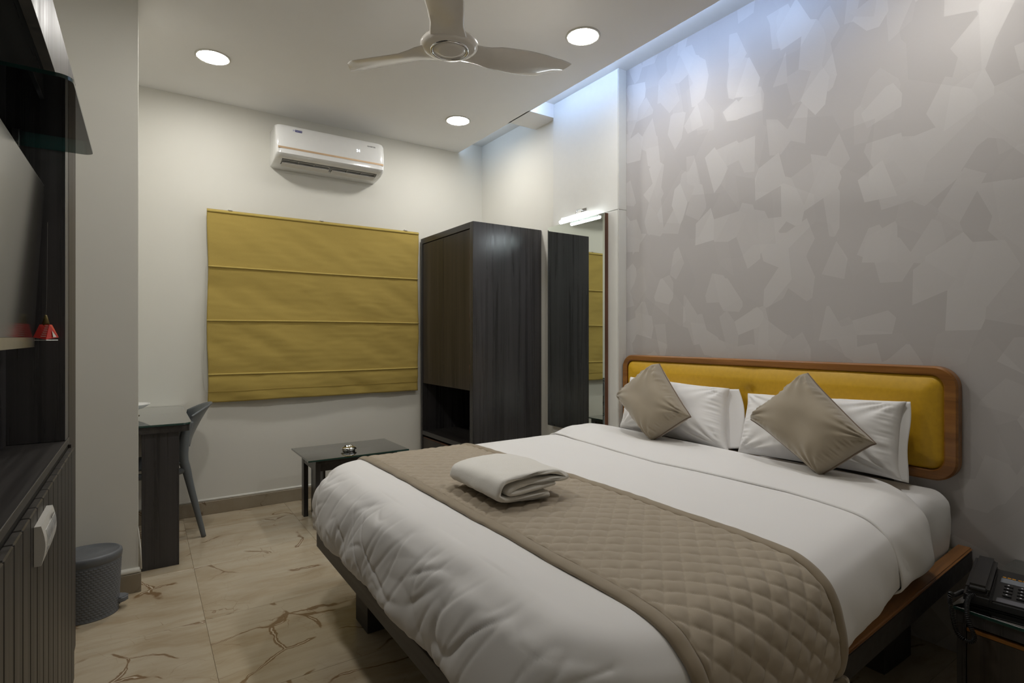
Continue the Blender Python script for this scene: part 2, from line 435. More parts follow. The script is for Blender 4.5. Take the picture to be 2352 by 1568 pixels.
# ceiling: false ceiling with a bridge to the wall, slab above
ce = struct('ceiling', box(XL-.1, 2.18, YF-.1, YB+.05, ZC, ZC+.012), M['ceil'])
obj('ceiling_bridge', box(2.17, 2.42, 3.022, 3.27, ZC, ZS+.01), M['ceil'], ce)
obj('ceiling_slab', box(XL-.1, XR+.1, YF-.1, YB+.1, ZS, ZS+.1), M['white_panel'], ce)
obj('cove_light_stop', box(2.02, 2.035, YF, YB, ZC+.012, ZS), M['ceil'], ce)  # unseen upstand, added to keep strip light from leaking through the ceiling void
# skirting
def skirting(name, x0, x1, y0, y1, lip):
    o = struct(name, box(x0, x1, y0, y1, 0, .085, .002, 1), M['marble_dark'])
    obj('plaster_lip', tube(lip, .009, 8), M['wall'], o, smooth=True)
skirting('baseboard_back', XL, 2.40, YB-.014, YB, [(XL, YB-.001, .092), (2.40, YB-.001, .092)])
skirting('baseboard_pier', XL, -.006, 2.988, 3.0, [(XL, 2.999, .092), (-.008, 2.999, .092)])
skirting('baseboard_rear', 2.397, 2.411, 3.04, 4.03, [(2.41, 3.04, .092), (2.41, 4.03, .092)])
# LED strips on the lip of the false ceiling
for k, (a, b_, lab) in enumerate(((1.15, 3.0, 'cool white LED strip hidden in the cove above the headboard wall'),
                             (3.29, 4.0, 'short cool white LED strip in the cove beyond the ceiling bridge'))):
    tp = thing('led_strip', (2.16, (a+b_)/2, ZC+.012), lab, 'light')
    obj('strip_tape', box(2.154, 2.1795, a, b_, ZC+.012, ZC+.0145), M['white_matt'], tp)
    obj('strip_diffuser', box(2.158, 2.178, a, b_, ZC+.0145, ZC+.030, .003, 2), M['cove' if k == 0 else 'cove_rear'], tp)

# ================================================================== downlights
def downlight(x, y, lab):
    tp = thing('ceiling_downlight', (x, y, ZC-.006), lab, 'ceiling light', 'round recessed downlights')
    obj('trim_ring', lathe([(.078, .006), (.088, .006), (.0885, .002), (.084, -.001), (.078, .001)], (x, y, ZC-.006), 40, cap=False), M['white_matt'], tp, smooth=True)
    obj('diffuser', lathe([(0, -.005), (.04, -.0042), (.068, -.001), (.078, .003), (.078, .0058), (0, .0059)], (x, y, ZC-.006), 40), M['downlight'], tp, smooth=True)
downlight(.318, 3.406, 'glowing round downlight near the pier, leftmost on the ceiling')
downlight(1.851, 3.436, 'glowing round downlight above the wardrobe, lowest in the picture')
downlight(1.86, 2.116, 'glowing round downlight right of the fan, near the cove')
downlight(.318, 2.116, 'round downlight on the entrance side of the fan, above the frame')
downlight(1.86, .80, 'round downlight over the bed beside the headboard wall, out of the frame')

# ================================================================== wardrobe
X0, X1, Y0, Y1, ZT = 1.835, 2.409, 3.196, 4.028, 1.925
wd = thing('wardrobe', ((X0+X1)/2, (Y0+Y1)/2, 0), 'tall dark grey wood laminate wardrobe with two doors and an open niche in the corner', 'wardrobe')
obj('side_panel', box(X0, X1, Y0, Y0+.045, 0, ZT, .002), M['lam'], wd)
obj('side_panel', box(X0, X1, Y1-.03, Y1, 0, ZT, .002), M['lam'], wd)
obj('top_panel', box(X0, X1, Y0+.045, Y1-.03, ZT-.042, ZT, .001), M['lam_y'], wd)
obj('back_panel', box(X1-.012, X1-.001, Y0+.045, Y1-.03, 0, ZT-.042), M['lam'], wd)
obj('divider', box(X0+.022, X1-.012, Y0+.045, Y1-.03, .786, .804, .001), M['lam_y'], wd)
obj('niche_shelf', box(X0+.001, X1-.012, Y0+.045, Y1-.03, .375, .408, .001), M['lam_y'], wd)
ym = 3.643
d1 = obj('door', box(X0+.004, X0+.022, ym+.0015, Y1-.034, .783, ZT-.047, .0015), M['lam_brown'], wd)
d2 = obj('door', box(X0+.004, X0+.022, Y0+.049, ym-.0015, .783, ZT-.047, .0015), M['lam_brown'], wd)
for z in (1.70, 1.28, .93):
    obj('hinge', tube([(X0+.004, Y0+.0475, z-.03), (X0+.004, Y0+.0475, z+.03)], .004, 8), M['brown_edge'], d2, smooth=True)
dr = obj('drawer', box(X0+.004, X0+.022, Y0+.05, Y1-.035, .05, .350, .0015), M['lam_brown'], wd)
obj('drawer_lip', box(X0+.006, X0+.02, Y0+.05, Y1-.035, .351, .358), M['brown_edge'], dr)
obj('plinth', box(X0+.03, X1-.02, Y0+.046, Y1-.031, 0, .048), M['black'], wd)

# ================================================================== mirror and its lamp
mr = thing('wall_mirror', (2.367, 2.76, .53), 'tall narrow wall mirror with a raw brown edge on the white column by the bed', 'mirror')
my0, my1, mz0, mz1 = 2.479, 3.05, .532, 1.912
obj('backing_board', box(2.356, 2.3845, my0, my1, mz0, mz1), M['brown_edge'], mr)
obj('glass', box(2.3525, 2.355, my0+.014, my1-.014, mz0+.014, mz1-.014), M['mirror'], mr)
def bevel_strip(a, b, c_, d):
    bm = bmesh.new(); vs_ = [bm.verts.new(p) for p in (a, b, c_, d)]; bm.faces.new(vs_)
    r = bmesh.ops.extrude_face_region(bm, geom=bm.faces[:])
    for e in r['geom']:
        if isinstance(e, bmesh.types.BMVert): e.co.x += .002
    return bm
xi, xo = 2.3525, 2.3548
q = .014
for s in (((xo, my0, mz0), (xo, my0, mz1), (xi, my0+q, mz1-q), (xi, my0+q, mz0+q)), ((xo, my1, mz0), (xo, my1, mz1), (xi, my1-q, mz1-q), (xi, my1-q, mz0+q)),
          ((xo, my0, mz1), (xo, my1, mz1), (xi, my1-q, mz1-q), (xi, my0+q, mz1-q)), ((xo, my0, mz0), (xo, my1, mz0), (xi, my1-q, mz0+q), (xi, my0+q, mz0+q))):
    obj('bevelled_edge', bevel_strip(*s), M['mirror'], mr)
ml = thing('mirror_lamp', (2.385, 2.70, 1.92), 'small glowing tube lamp on a bracket above the wall mirror', 'lamp')
obj('lamp_body', box(2.302, 2.330, 2.578, 2.842, 1.918, 1.938, .004), M['white'], ml)
obj('tube', tube([(2.305, 2.572, 1.909), (2.305, 2.846, 1.909)], .012, 14), M['mirlamp'], ml, smooth=True)
obj('bracket_arm', tube(catmull([(2.384, 2.70, 1.968), (2.350, 2.70, 1.972), (2.322, 2.70, 1.960), (2.315, 2.70, 1.937)], 6), .005, 10), M['chrome'], ml, smooth=True)
obj('wall_plate', box(2.378, 2.3848, 2.675, 2.725, 1.950, 1.985, .002), M['chrome'], ml)

# ================================================================== air conditioner
ac = thing('air_conditioner', (1.09, 4.04, 2.30), 'white split air conditioner with a copper stripe high on the window wall', 'air conditioner')
ax0, ax1 = .722, 1.462
full = [(4.043, 2.305), (3.985, 2.308), (3.90, 2.322), (3.846, 2.346), (3.832, 2.360), (3.829, 2.40), (3.834, 2.47), (3.845, 2.532), (3.860, 2.553), (3.885, 2.561), (4.043, 2.561)]
notch = [(4.043, 2.305), (3.985, 2.308), (3.944, 2.3145), (3.944, 2.395), (3.872, 2.405), (3.870, 2.334), (3.846, 2.346), (3.832, 2.360), (3.829, 2.40), (3.834, 2.47), (3.845, 2.532), (3.860, 2.553), (3.885, 2.561), (4.043, 2.561)]
bm = extrude_poly(notch, 'x', ax0+.045, ax1-.045)
def endcap(xa, xb):
    # rounded end: the outline shrinks towards the outer side
    n = 6; prev = None
    cy, cz = 3.95, 2.44
    for k in range(n+1):
        a = k/n*pi/2; x = xa+(xb-xa)*sin(a); s = 1-.10*(1-cos(a))
        ring = []
        for (y, z) in full:
            yy = y if y > 4.04 else 4.043-(4.043-y)*(1-.09*(1-cos(a))); ring.append(bm.verts.new((x, yy, cz+(z-cz)*s)))
        if prev:
            m_ = len(ring)
            for i in range(m_): bm.faces.new((prev[i], prev[(i+1) % m_], ring[(i+1) % m_], ring[i]))
        else: bm.faces.new(ring[::-1])
        prev = ring
    bm.faces.new(prev)
endcap(ax0+.045, ax0); endcap(ax1-.045, ax1)
body = autosmooth(obj('body', bm, M['white'], ac), 32)
def acfront(z):   # y of the front face at height z
    return interp([(2.36, 3.832), (2.40, 3.829), (2.47, 3.834), (2.532, 3.845)], z)
obj('copper_strip', extrude_poly([(acfront(2.389)-.0015, 2.389), (acfront(2.401)-.0015, 2.401), (acfront(2.401)+.003, 2.401), (acfront(2.389)+.003, 2.389)], 'x', ax0+.012, ax1-.012), M['gold'], ac)
obj('air_outlet', box(ax0+.047, ax1-.047, 3.8735, 3.943, 2.380, 2.390), M['duct'], ac)
for a, b_ in ((ax0+.052, 1.083), (1.102, ax1-.052)):
    v = obj('louvre', extrude_poly([(3.905, 2.3145), (3.905, 2.319), (3.947, 2.309), (3.947, 2.302)], 'x', a, b_), M['white_matt'], ac)
    obj('louvre_lip', tube([(a, 3.938, 2.322), (a, 3.900, 2.330), (a+.006, 3.892, 2.332), (b_-.006, 3.892, 2.332), (b_, 3.900, 2.330), (b_, 3.938, 2.322)], .0018, 8), M['white_matt'], v)
    for k in (1, 2):
        x = a+(b_-a)*k/3
        obj('fin', extrude_poly([(3.892, 2.330), (3.940, 2.318), (3.940, 2.330), (3.894, 2.345)], 'x', x-.0012, x+.0012), M['white_matt'], v)
zz = 2.521; yy = acfront(zz)-.0012
obj('badge', box(.842, .886, yy-.001, yy+.0015, zz-.007, zz+.007), M['logo_blue'], ac)
obj('badge_mark', box(.826, .841, yy-.001, yy+.0015, zz-.007, zz+.007), M['text_white'], ac)
text('lettering', 'BLUE STAR', M['text_white'], ac, (.864, yy-.0014, zz), (1, 0, 0), (0, 0, 1), .0082, .0002)
text('lettering', '*', M['logo_blue'], ac, (.8335, yy-.0014, zz-.002), (1, 0, 0), (0, 0, 1), .014, .0002)
zz = 2.514; text('lettering', 'INVERTER', M['text_grey'], ac, (1.365, acfront(zz)-.0012, zz), (1, 0, 0), (0, .15, 1), .0135, .0002)
zz = 2.466; text('temperature_digits', '24', M['led'], ac, (1.266, acfront(zz)-.0012, zz), (1, 0, 0), (0, .1, 1), .027, .0002)

# ================================================================== roman blind
bl = thing('roman_blind', (1.075, 4.02, .725), 'mustard yellow roman blind with three stitched ribs over the window', 'blind')
bx0, bx1, bz0, bz1 = .343, 1.803, .725, 1.972
ribs = [1.600, 1.255, .903]
def bf(u, v):
    x = bx0+(bx1-bx0)*u; z = bz0+(bz1-bz0)*v
    x += .004*sin(z*9)*(1 if u < .5 else -1)
    seg = min(abs(z-r) for r in ribs+[bz1]); sag = min(1, seg/.12)
    d = .010*sag*noise.noise((x*2.2+z*2.6, z*2.0-x*1.2, 1.3))+.006*sag*noise.noise((x*5+z*7, z*3, 4))+.0012*noise.noise((x*9, z*40, 2))
    d *= 1+1.0*(1-v)
    edge = .004*noise.noise((x*3, 7, 2))*(1-v)
    return Vector((x, 4.012-d-.004*sin(pi*min(1, max(0, (z-.79)/.12))) - .006, z+edge))
bm = gridmesh(bf, 150, 120)
solid(bm, .002)
obj('cloth', bm, M['blind'], bl, smooth=True)
for z in ribs:
    pts = []
    for k in range(61):
        u = k/60; p = bf(u, (z-bz0)/(bz1-bz0)); pts.append((p.x, p.y-.003, z+.002*sin(u*5+z*9)))
    obj('rib', tube(pts, .0058, 8), M['blind_rib'], bl, smooth=True)
pts = [tuple(bf(k/60, (.795-bz0)/(bz1-bz0))+Vector((0, -.0015, 0))) for k in range(61)]
obj('hem_seam', tube(pts, .0012, 6), M['blind'], bl)
pts = [tuple(bf(k/60, .985)+Vector((0, -.003, .006))) for k in range(61)]
obj('top_fold', tube(pts, .008, 8, scale=(.5, 1)), M['blind_rib'], bl, smooth=True)
for x in (.475, 1.06, 1.70):
    obj('bracket', box(x-.012, x+.012, 4.0, 4.043, bz1+.001, bz1+.010, .001), M['white_matt'], bl)
obj('cord', tube(catmull([(.338, 4.03, 1.60), (.330, 4.03, 1.2), (.322, 4.03, .95), (.326, 4.025, .84), (.344, 4.025, .80)], 8), .0016, 6), M['white_matt'], bl)

# ================================================================== desk
dk = thing('writing_desk', (-.1, 3.63, 0), 'dark grey desk with rounded corners behind the pier', 'desk')
top = rrect(XL+.005, .200, 3.222, 4.038, .035)
obj("desktop", extrude_poly(top, 'z', .672, .703), M['lam_y'], dk)
obj('leg_panel', box(-.006, .152, 3.235, 3.262, 0, .672, .0015), M['lam'], dk)
obj('leg_panel', box(XL+.006, -.30, 3.235, 3.262, 0, .672, .0015), M['lam'], dk)
obj('back_rail', box(XL+.005, XL+.03, 3.262, 4.03, .45, .672), M['lam_y'], dk)
gt = rrect(XL+.004, .206, 3.214, 4.040, .045)
bm = extrude_poly(gt, 'z', .706, .715)
for f in bm.faces:
    if abs(f.normal.z) < .5: f.material_index = 1
bm.normal_update()
for f in bm.faces: f.material_index = 0 if abs(f.normal.z) > .5 else 1
tag(obj('glass_desktop_sheet', bm, [M['glass_desk'], M['glass_edge']]), 'green-edged glass sheet with rounded corners lying on the desk', 'glass sheet')
# white dish on a steel stand, mostly behind the pier
dsh = thing('serving_dish', (-.055, 3.60, .715), 'white dish on a short steel stand at the desk edge by the pier', 'dish')
def dishf(u, v):
    a = 2*pi*u; r_ = .02+.06*v
    return Vector((-.055+(r_+.012*max(0, v-.5)*2)*cos(a), 3.66+r_*sin(a), .752+.028*max(0, v-.45)**1.3*2))
bm = gridmesh(dishf, 40, 12); solid(bm, .003)
obj('bowl', bm, M['white'], dsh, smooth=True)
obj('bowl_base', lathe([(.001, .0), (.024, .0), (.024, .004), (.001, .004)], (-.055, 3.66, .747), 32), M['white'], dsh, smooth=True)
obj('stand', lathe([(.040, 0), (.042, .003), (.034, .008), (.033, .027), (.040, .032), (.001, .032)], (-.055, 3.66, .7152), 36), M['chrome'], dsh, smooth=True)

# ================================================================== desk chair
ch = thing('desk_chair', (.09, 3.765, 0), 'grey moulded plastic chair pushed in at the desk', 'chair')
for ys, yo in ((3.602, 1), (3.928, -1)):
    ymid = 3.765
    q_ = lambda x, z, off=0: (x, ys+(ymid-ys)*off, z)
    path = catmull([q_(.290, .002), q_(.262, .13), q_(.226, .29), q_(.206, .39, .02), q_(.188, .46, .04), q_(.188, .53, .04), q_(.200, .60, .02), q_(.222, .67, 0)], 5)
    n = len(path); rad = [interp([(0, .0125), (.35, .020), (.6, .028), (.72, .030), (1, .018)], k/(n-1)) for k in range(n)]
    obj('rear_leg', tube(path, rad, 14, scale=(1, .8)), M['grey_plastic'], ch, smooth=True)
    path = catmull([q_(-.235, .002), q_(-.222, .15), q_(-.200, .30), q_(-.180, .40, .03)], 6)
    n = len(path); rad = [interp([(0, .0115), (.5, .016), (1, .024)], k/(n-1)) for k in range(n)]
    obj('front_leg', tube(path, rad, 14, scale=(1, .8)), M['grey_plastic'], ch, smooth=True)
    path = catmull([q_(.20, .40), q_(.13, .385), q_(0, .385), q_(-.18, .395)], 6)
    obj('seat_rail', tube(path, .018, 12, scale=(.7, 1)), M['grey_plastic'], ch, smooth=True)
def seatf(u, v):
    x = -.215+.40*u; y = 3.765+(v-.5)*.385*(1-.12*(u**2))
    e = abs(v-.5)*2
    z = .418+.014*e**3+.10*max(0, u-.80)**1.4*1.6-.015*max(0, .12-u)*6-.012*(1-e*e)*sin(pi*u)
    return Vector((x, y, z))
bm = gridmesh(seatf, 36, 28); solid(bm, .007)
obj('seat', bm, M['grey_plastic'], ch, smooth=True)
def backf(u, v):
    # u across, v up; wraps forward at the sides
    e = (u-.5)*2; z = .525+.225*v
    x = .236+.094*v**1.3+.014*v-.115*abs(e)**2*(.12+.88*v)
    half = .150+.014*v
    return Vector((x, 3.765+e*half, z-.055*abs(e)**2.4*v+.010*sin(abs(e)*pi)*(1-v)))
bm = bmesh.new(); NU, NV = 44, 26
V = [[bm.verts.new(backf(i/NU, j/NV)) for j in range(NV+1)] for i in range(NU+1)]
for i in range(NU):
    for j in range(NV):
        # three slots near the top middle
        e = (i+.5)/NU; k = (j+.5)/NV
        if .66 < k < .93 and any(abs(e-c0) < .012 for c0 in (.42, .50, .58)): continue
        bm.faces.new((V[i][j], V[i+1][j], V[i+1][j+1], V[i][j+1]))
solid(bm, .006)
obj('backrest', bm, M['grey_plastic'], ch, smooth=True)
rim = catmull([tuple(backf(k/16, 1)) for k in range(17)], 3)
obj('top_rim', tube(rim, .006, 8), M['grey_plastic'], ch, smooth=True)

# ================================================================== coffee table
ct = thing('coffee_table', (1.1, 3.5, 0), 'low dark laminate coffee table between the bed foot and the blind', 'coffee table')
obj('table_board', box(.850, 1.36, 3.345, 3.695, .392, .418, .0015), M['lam_y'], ct)
for x0, x1 in ((.850, .878), (1.332, 1.36)):
    for y0, y1 in ((3.350, 3.41), (3.64, 3.695)):
        obj('leg', box(x0, x1, y0, y1, 0, .392, .0015), M['lam'], ct)
obj('apron', box(.858, 1.352, 3.352, 3.37, .345, .392, .001), M['lam_y'], ct)
obj('apron', box(.858, 1.352, 3.67, 3.69, .345, .392, .001), M['lam_y'], ct)
obj('apron', box(.852, .872, 3.37, 3.67, .345, .392, .001), M['lam_y'], ct)
obj('lower_panel', box(.90, .915, 3.38, 3.66, .02, .345), M['lam'], ct)
for x, y in ((.875, 3.375), (.875, 3.665), (1.335, 3.375), (1.335, 3.665)):
    obj('glass_bumper', lathe([(.009, 0), (.009, .004), (0, .004)], (x, y, .418), 16), M['shelf_edge'], ct)
bm = box(.790, 1.412, 3.275, 3.712, .422, .432, .002, 2); bm.normal_update()
for f in bm.faces: f.material_index = 0 if abs(f.normal.z) > .9 else 1
tag(obj('glass_tabletop', bm, [M['glass_desk'], M['glass_edge']]), 'rectangular green-edged glass sheet on the coffee table', 'glass sheet')
ash = thing('ashtray', (1.076, 3.44, .432), 'small round polished steel ashtray on the glass coffee table', 'ashtray')
obj('bowl', lathe([(.001, 0), (.036, 0), (.040, .004), (.038, .008), (.047, .012), (.049, .016), (.040, .024), (.030, .030), (.027, .028), (.026, .010), (.001, .008)], (1.076, 3.44, .4322), 48), M['chrome'], ash, smooth=True)
obj('rim_ring', lathe([(.047, 0), (.050, .002), (.047, .004), (.045, .002), (.047, 0)], (1.076, 3.44, .4452), 48, cap=False), M['chrome'], ash, smooth=True)

# ================================================================== pedal bin
bc = (-.19, 2.862, 0)
pb = thing('pedal_bin', bc, 'grey basket-weave pedal bin with a smooth lid by the pier', 'bin')
NA, NZ = 368, 110
def binf(u, v):
    a = 2*pi*u; z = .004+.222*v
    rx_ = .104+.010*v; ry_ = .088+.009*v
    row = int(v*22); ph = (u*46+.5*(row % 2)) % 1; rr = (v*22) % 1
    d = .0024*max(0, sin(pi*ph))**.6*max(0, sin(pi*rr))**.6 if v < .97 else 0
    return Vector((bc[0]+(rx_+d)*cos(a), bc[1]+(ry_+d)*sin(a), z))
bm = gridmesh(binf, NA, NZ); bmesh.ops.remove_doubles(bm, verts=bm.verts, dist=1e-5)
obj('woven_body', bm, M['bin'], pb, smooth=True)
obj('lid', lathe([(.101, 0), (.112, -.002), (.1165, .002), (.119, .022), (.117, .031), (.111, .036), (.1065, .035), (.104, .0315), (.05, .0345), (0, .0355)], (bc[0], bc[1], .224), 72, ry=.85), M['bin'], pb, smooth=True)
obj('base_ring', lathe([(.098, 0), (.106, 0), (.106, .006), (.10, .008)], bc, 64, ry=.85), M['bin'], pb, smooth=True)
bm = bmesh.new(); pp = rrect(-.105, -.052, 2.835, 2.89, .024)
extrude_poly(pp, 'z', .030, .052, bm); bmesh.ops.bevel(bm, geom=[e for e in bm.edges if abs((e.verts[0].co-e.verts[1].co).z) < 1e-6], offset=.005, segments=3, affect='EDGES')
autosmooth(obj('pedal', bm, M['bin'], pb))
obj('pedal_arm', box(-.12, -.08, 2.855, 2.87, .018, .032, .002), M['bin'], pb)

# ================================================================== ceiling fan
fx, fy = 1.08, 2.08
fn = thing('ceiling_fan', (fx, fy, 2.36), 'pearl white three-blade ceiling fan with a ringed round hub', 'ceiling fan')
obj('hub', lathe([(0, .048), (.06, .048), (.095, .044), (.118, .034), (.124, .025), (.119, .014), (.104, .006), (.084, .002), (.080, .002), (0, .002)], (fx, fy, 2.362), 64), M['fan'], fn, smooth=True)
obj('hub_ring', lathe([(.082, .003), (.080, -.003), (.075, -.004), (.071, -.001), (.072, .004)], (fx, fy, 2.362), 64, cap=False), M['chrome'], fn, smooth=True)
obj('hub_cap', lathe([(0, -.005), (.04, -.004), (.066, -.001), (.069, .004), (0, .005)], (fx, fy, 2.362), 64), M['fan'], fn, smooth=True)
obj('motor_housing', lathe([(.06, 0), (.06, .04), (.03, .06), (.013, .065), (0, .065)], (fx, fy, 2.408), 48), M['fan'], fn, smooth=True)
obj('downrod', tube([(fx, fy, 2.50), (fx, fy, 2.68)], .012, 16), M['fan'], fn, smooth=True)
obj('canopy', lathe([(.055, 0), (.058, -.02), (.04, -.05), (.016, -.06), (0, -.06)], (fx, fy, 2.68), 40), M['fan'], fn, smooth=True)
BS = -1
def blade(ang):
    bm = bmesh.new(); NU, NV = 60, 24
    R0, R1 = .055, .60
    def f(u, v, side):
        r_ = R0+(R1-R0)*u-.055*sstep(.75, 1, u)*(1+(2*v-1)*BS*-1)/2
        w = interp([(0, .078), (.10, .074), (.20, .068), (.35, .076), (.55, .083), (.72, .080), (.88, .068), (.96, .056), (1, .046)], u)
        lead = interp([(0, 0), (.2, .0), (.5, .004), (.8, .004), (1, .016)], u)*BS
        s = (v-.5)*2
        pitch = interp([(0, 0), (.14, .06), (.3, .26), (.6, .24), (1, .16)], u)*BS
        yl = lead+s*w*cos(pitch); zl = .022+.053*u**1.1+s*w*sin(pitch)*.9-.010*(1-s*s)*sstep(.1, .4, u)
        th = (.003+.010*(1-u)**3)*max(0, 1-s**4)*(1 if side else -1)*.5
        return Vector((r_, yl, zl+th))
    for side in (0, 1):
        gridmesh(lambda u, v: f(u, v, side), NU, NV, bm)
    bmesh.ops.remove_doubles(bm, verts=bm.verts, dist=1e-5)
    bmesh.ops.rotate(bm, verts=bm.verts, cent=(0, 0, 0), matrix=Matrix.Rotation(radians(ang), 3, 'Z'))
    bmesh.ops.translate(bm, verts=bm.verts, vec=(fx, fy, 2.352))
    return bm
for a in (119, -3, -121):
    obj('blade', blade(a), M['fan'], fn, smooth=True)

# ================================================================== television unit on the left
ux = -.208
tu = thing('television_unit', (-.32, 1.5, 0), 'dark laminate wall unit with an open niche and a slatted lower cabinet', 'cabinet')
obj('end_pilaster', box(XL+.002, ux, 2.374, 2.60, 0, 2.087, .001), M['lam_brown'], tu)
obj('niche_end_panel', box(XL+.002, ux-.001, 2.283, 2.371, .812, 1.905, .001), M['lam'], tu)
obj('niche_back_panel', box(XL+.002, -.352, .42, 2.283, .812, 1.905), M['lam'], tu)
obj('upper_fascia', box(ux-.025, ux, .42, 2.371, 1.905, 2.085, .001), M['lam_brown'], tu)
obj('upper_box', box(XL+.002, ux-.026, .42, 2.371, 1.915, 2.085), M['lam_y'], tu)
obj('ledge', box(XL+.002, ux+.002, .42, 2.37, .790, .811, .002), M['lam_y'], tu)
obj('lower_cabinet', box(XL+.002, -.208, .42, 2.371, 0, .789), M['black'], tu)
pitch = .0865
for k in range(21):
    y1_ = 2.345-k*pitch
    obj('slat', box(-.208, -.191, y1_-pitch+.005, y1_, .004, .778, .0025, 1), M['lam_slat'], tu)
obj('edge_strip', box(-.208, -.1995, 2.349, 2.371, 0, .789, .001), M['lam_slat'], tu)
# switch plate on the slats
sp = thing('switch_plate', (-.18, 1.65, .64), 'small white electrical switch box fixed on the slatted cabinet front', 'switch')
y0, y1, z0, z1 = 1.520, 1.700, .664, .748
def spf(u, v):
    return Vector((-.1905+.012+.006*sin(pi*v)+.001, y0+(y1-y0)*u, z0+(z1-z0)*v))
bm = bmesh.new(); n = 10; prof = [(-.1905, z0)]+[(-.179+.007*sin(pi*k/n), z0+(z1-z0)*k/n) for k in range(n+1)]+[(-.1905, z1)]
extrude_poly(prof, 'y', y0, y1, bm)
autosmooth(obj('back_box', bm, M['white_matt'], sp), 35)
for k in range(3):
    a = y0+.03+k*.05
    bm = extrude_poly([(-.178+.007*sin(pi*t_), z0+(z1-z0)*t_) for t_ in [.2+.06*i for i in range(11)]]+[(-.183, z0+(z1-z0)*.8), (-.183, z0+(z1-z0)*.2)], 'y', a, a+.044)
    obj('rocker_switch', bm, M['white'], sp)
obj('print_mark', box(-.1735, -.1732, y0+.10, y0+.15, z0+.072, z0+.076), M['text_grey'], sp)
# television, leaning slightly forward on its bracket
tv = thing('television', (-.30, 1.6, 1.13), 'flat switched-off television with a silver lower edge in the dark niche', 'television')
ty0, ty1 = 1.10, 2.205
def tvx(z): return -.277+(z-1.145)*(.024/.465)
bm = extrude_poly([(tvx(1.118), 1.118), (tvx(1.615), 1.615), (tvx(1.615)-.010, 1.617), (tvx(1.118)-.034, 1.118)], 'y', ty0, ty1)
obj('casing', bm, M['dark_plastic'], tv)
bm = extrude_poly([(tvx(1.148)+.0012, 1.148), (tvx(1.612)+.0012, 1.612), (tvx(1.612), 1.612), (tvx(1.148), 1.148)], 'y', ty0+.004, ty1-.003)
obj('screen', bm, M['coat_screen'], tv)
bm = extrude_poly([(tvx(1.118)+.003, 1.118), (tvx(1.147)+.003, 1.147), (tvx(1.147)-.001, 1.147), (tvx(1.118)-.001, 1.118)], 'y', ty0, ty1)
obj('lower_bezel', bm, M['silver'], tv)
obj('wall_bracket', box(-.352, -.30, 1.5, 1.8, 1.25, 1.5), M['black'], tv)
# glass shelf above the television
bm = extrude_poly(rrect(-.352, -.136, 1.63, 2.282, .03, 8), 'z', 1.748, 1.757); bm.normal_update()
for f in bm.faces: f.material_index = 0 if abs(f.normal.z) > .9 else 1
gs = tag(obj('glass_shelf', bm, [M['shelf_glass'], M['shelf_edge']]), 'projecting tinted glass shelf with rounded corners above the television', 'shelf')
obj('shelf_clip', box(-.335, -.318, 2.262, 2.283, 1.739, 1.766, .002), M['silver'], gs)
obj('shelf_clip', box(-.352, -.335, 1.80, 1.82, 1.739, 1.766, .002), M['silver'], gs)
# red ornament hanging on a thread
hx, hy = -.2470, 2.190
ho = thing('hanging_ornament', (hx, hy, 1.14), 'red and white lampshade-shaped card ornament hanging on a thread in the niche', 'ornament')
obj('thread', tube([(hx+.004, hy, 1.50), (hx+.002, hy, 1.25), (hx, hy, 1.216)], .0007, 6), M['thread'], ho)
obj('cone_cap', lathe([(.002, .032), (.0035, .030), (.0105, .0), (.0, .0)], (hx, hy, 1.184), 16), M['bronze'], ho, smooth=True)
bm = bmesh.new()
top_ = [(-.013, -.004), (.010, -.013), (.013, .006), (-.009, .013)]; bot = [(-.027, -.010), (.004, -.029), (.029, .006), (-.004, .029)]
A = [bm.verts.new((hx+x, hy+y, 1.186)) for x, y in top_]; B = [bm.verts.new((hx+x, hy+y, z)) for (x, y), z in zip(bot, (1.147, 1.141, 1.147, 1.143))]
for i in range(4): bm.faces.new((A[i], A[(i+1) % 4], B[(i+1) % 4], B[i]))
solid(bm, .001)
obj('card_shade', bm, M['red'], ho)
for k in range(6):
    z = 1.182-.0062*k; e = (1.186-z)/.042
    x = hx+.010-.006*e-.004; y = hy-.013-.016*e-.0012
    obj('white_stripe', box(x-.0045-.001*k, x+.002, y-.0006+.001*1, y+.0004+.001, z-.0008, z+.0008), M['white_matt'], ho)
bm = bmesh.new()
fs = [bm.verts.new((hx+.0155, hy-.0125, 1.168)), bm.verts.new((hx+.0255, hy-.0035, 1.149)), bm.verts.new((hx+.0185, hy-.0135, 1.148))]
bm.faces.new(fs); solid(bm, .0008)
obj('white_corner', bm, M['white_matt'], ho)
obj('clear_rim', tube([(hx+x*.95, hy+y*.95, 1.139) for x, y in bot+bot[:1]], .0012, 6), M['silver'], ho)

# ================================================================== headboard
hb = thing('headboard', (2.43, 1.56, .62), 'long mustard leatherette headboard in a rounded teak frame on the patterned wall', 'headboard')
oy0, oy1, oz0, oz1 = .735, 2.386, .621, 1.041
iy0, iy1, iz0, iz1 = .777, 2.350, .658, 1.008
bm = bmesh.new(); N_ = 10
O = rrect(oy0, oy1, oz0, oz1, .075, N_); I = rrect(iy0, iy1, iz0, iz1, .045, N_)
def ring(pts, x): return [bm.verts.new((x, y, z)) for y, z in pts]
O2 = rrect(oy0+.006, oy1-.006, oz0+.006, oz1-.006, .070, N_); I2 = rrect(iy0-.005, iy1+.005, iz0-.005, iz1+.005, .05, N_)
R = [ring(O, 2.452), ring(O, 2.418), ring(O2, 2.411), ring(I2, 2.411), ring(I, 2.415), ring(I, 2.452)]
n = len(O)
for a, b in zip(R, R[1:]+R[:1]):
    for k in range(n): bm.faces.new((a[k], a[(k+1) % n], b[(k+1) % n], b[k]))
autosmooth(obj('teak_frame', bm, M['teak'], hb), 30)
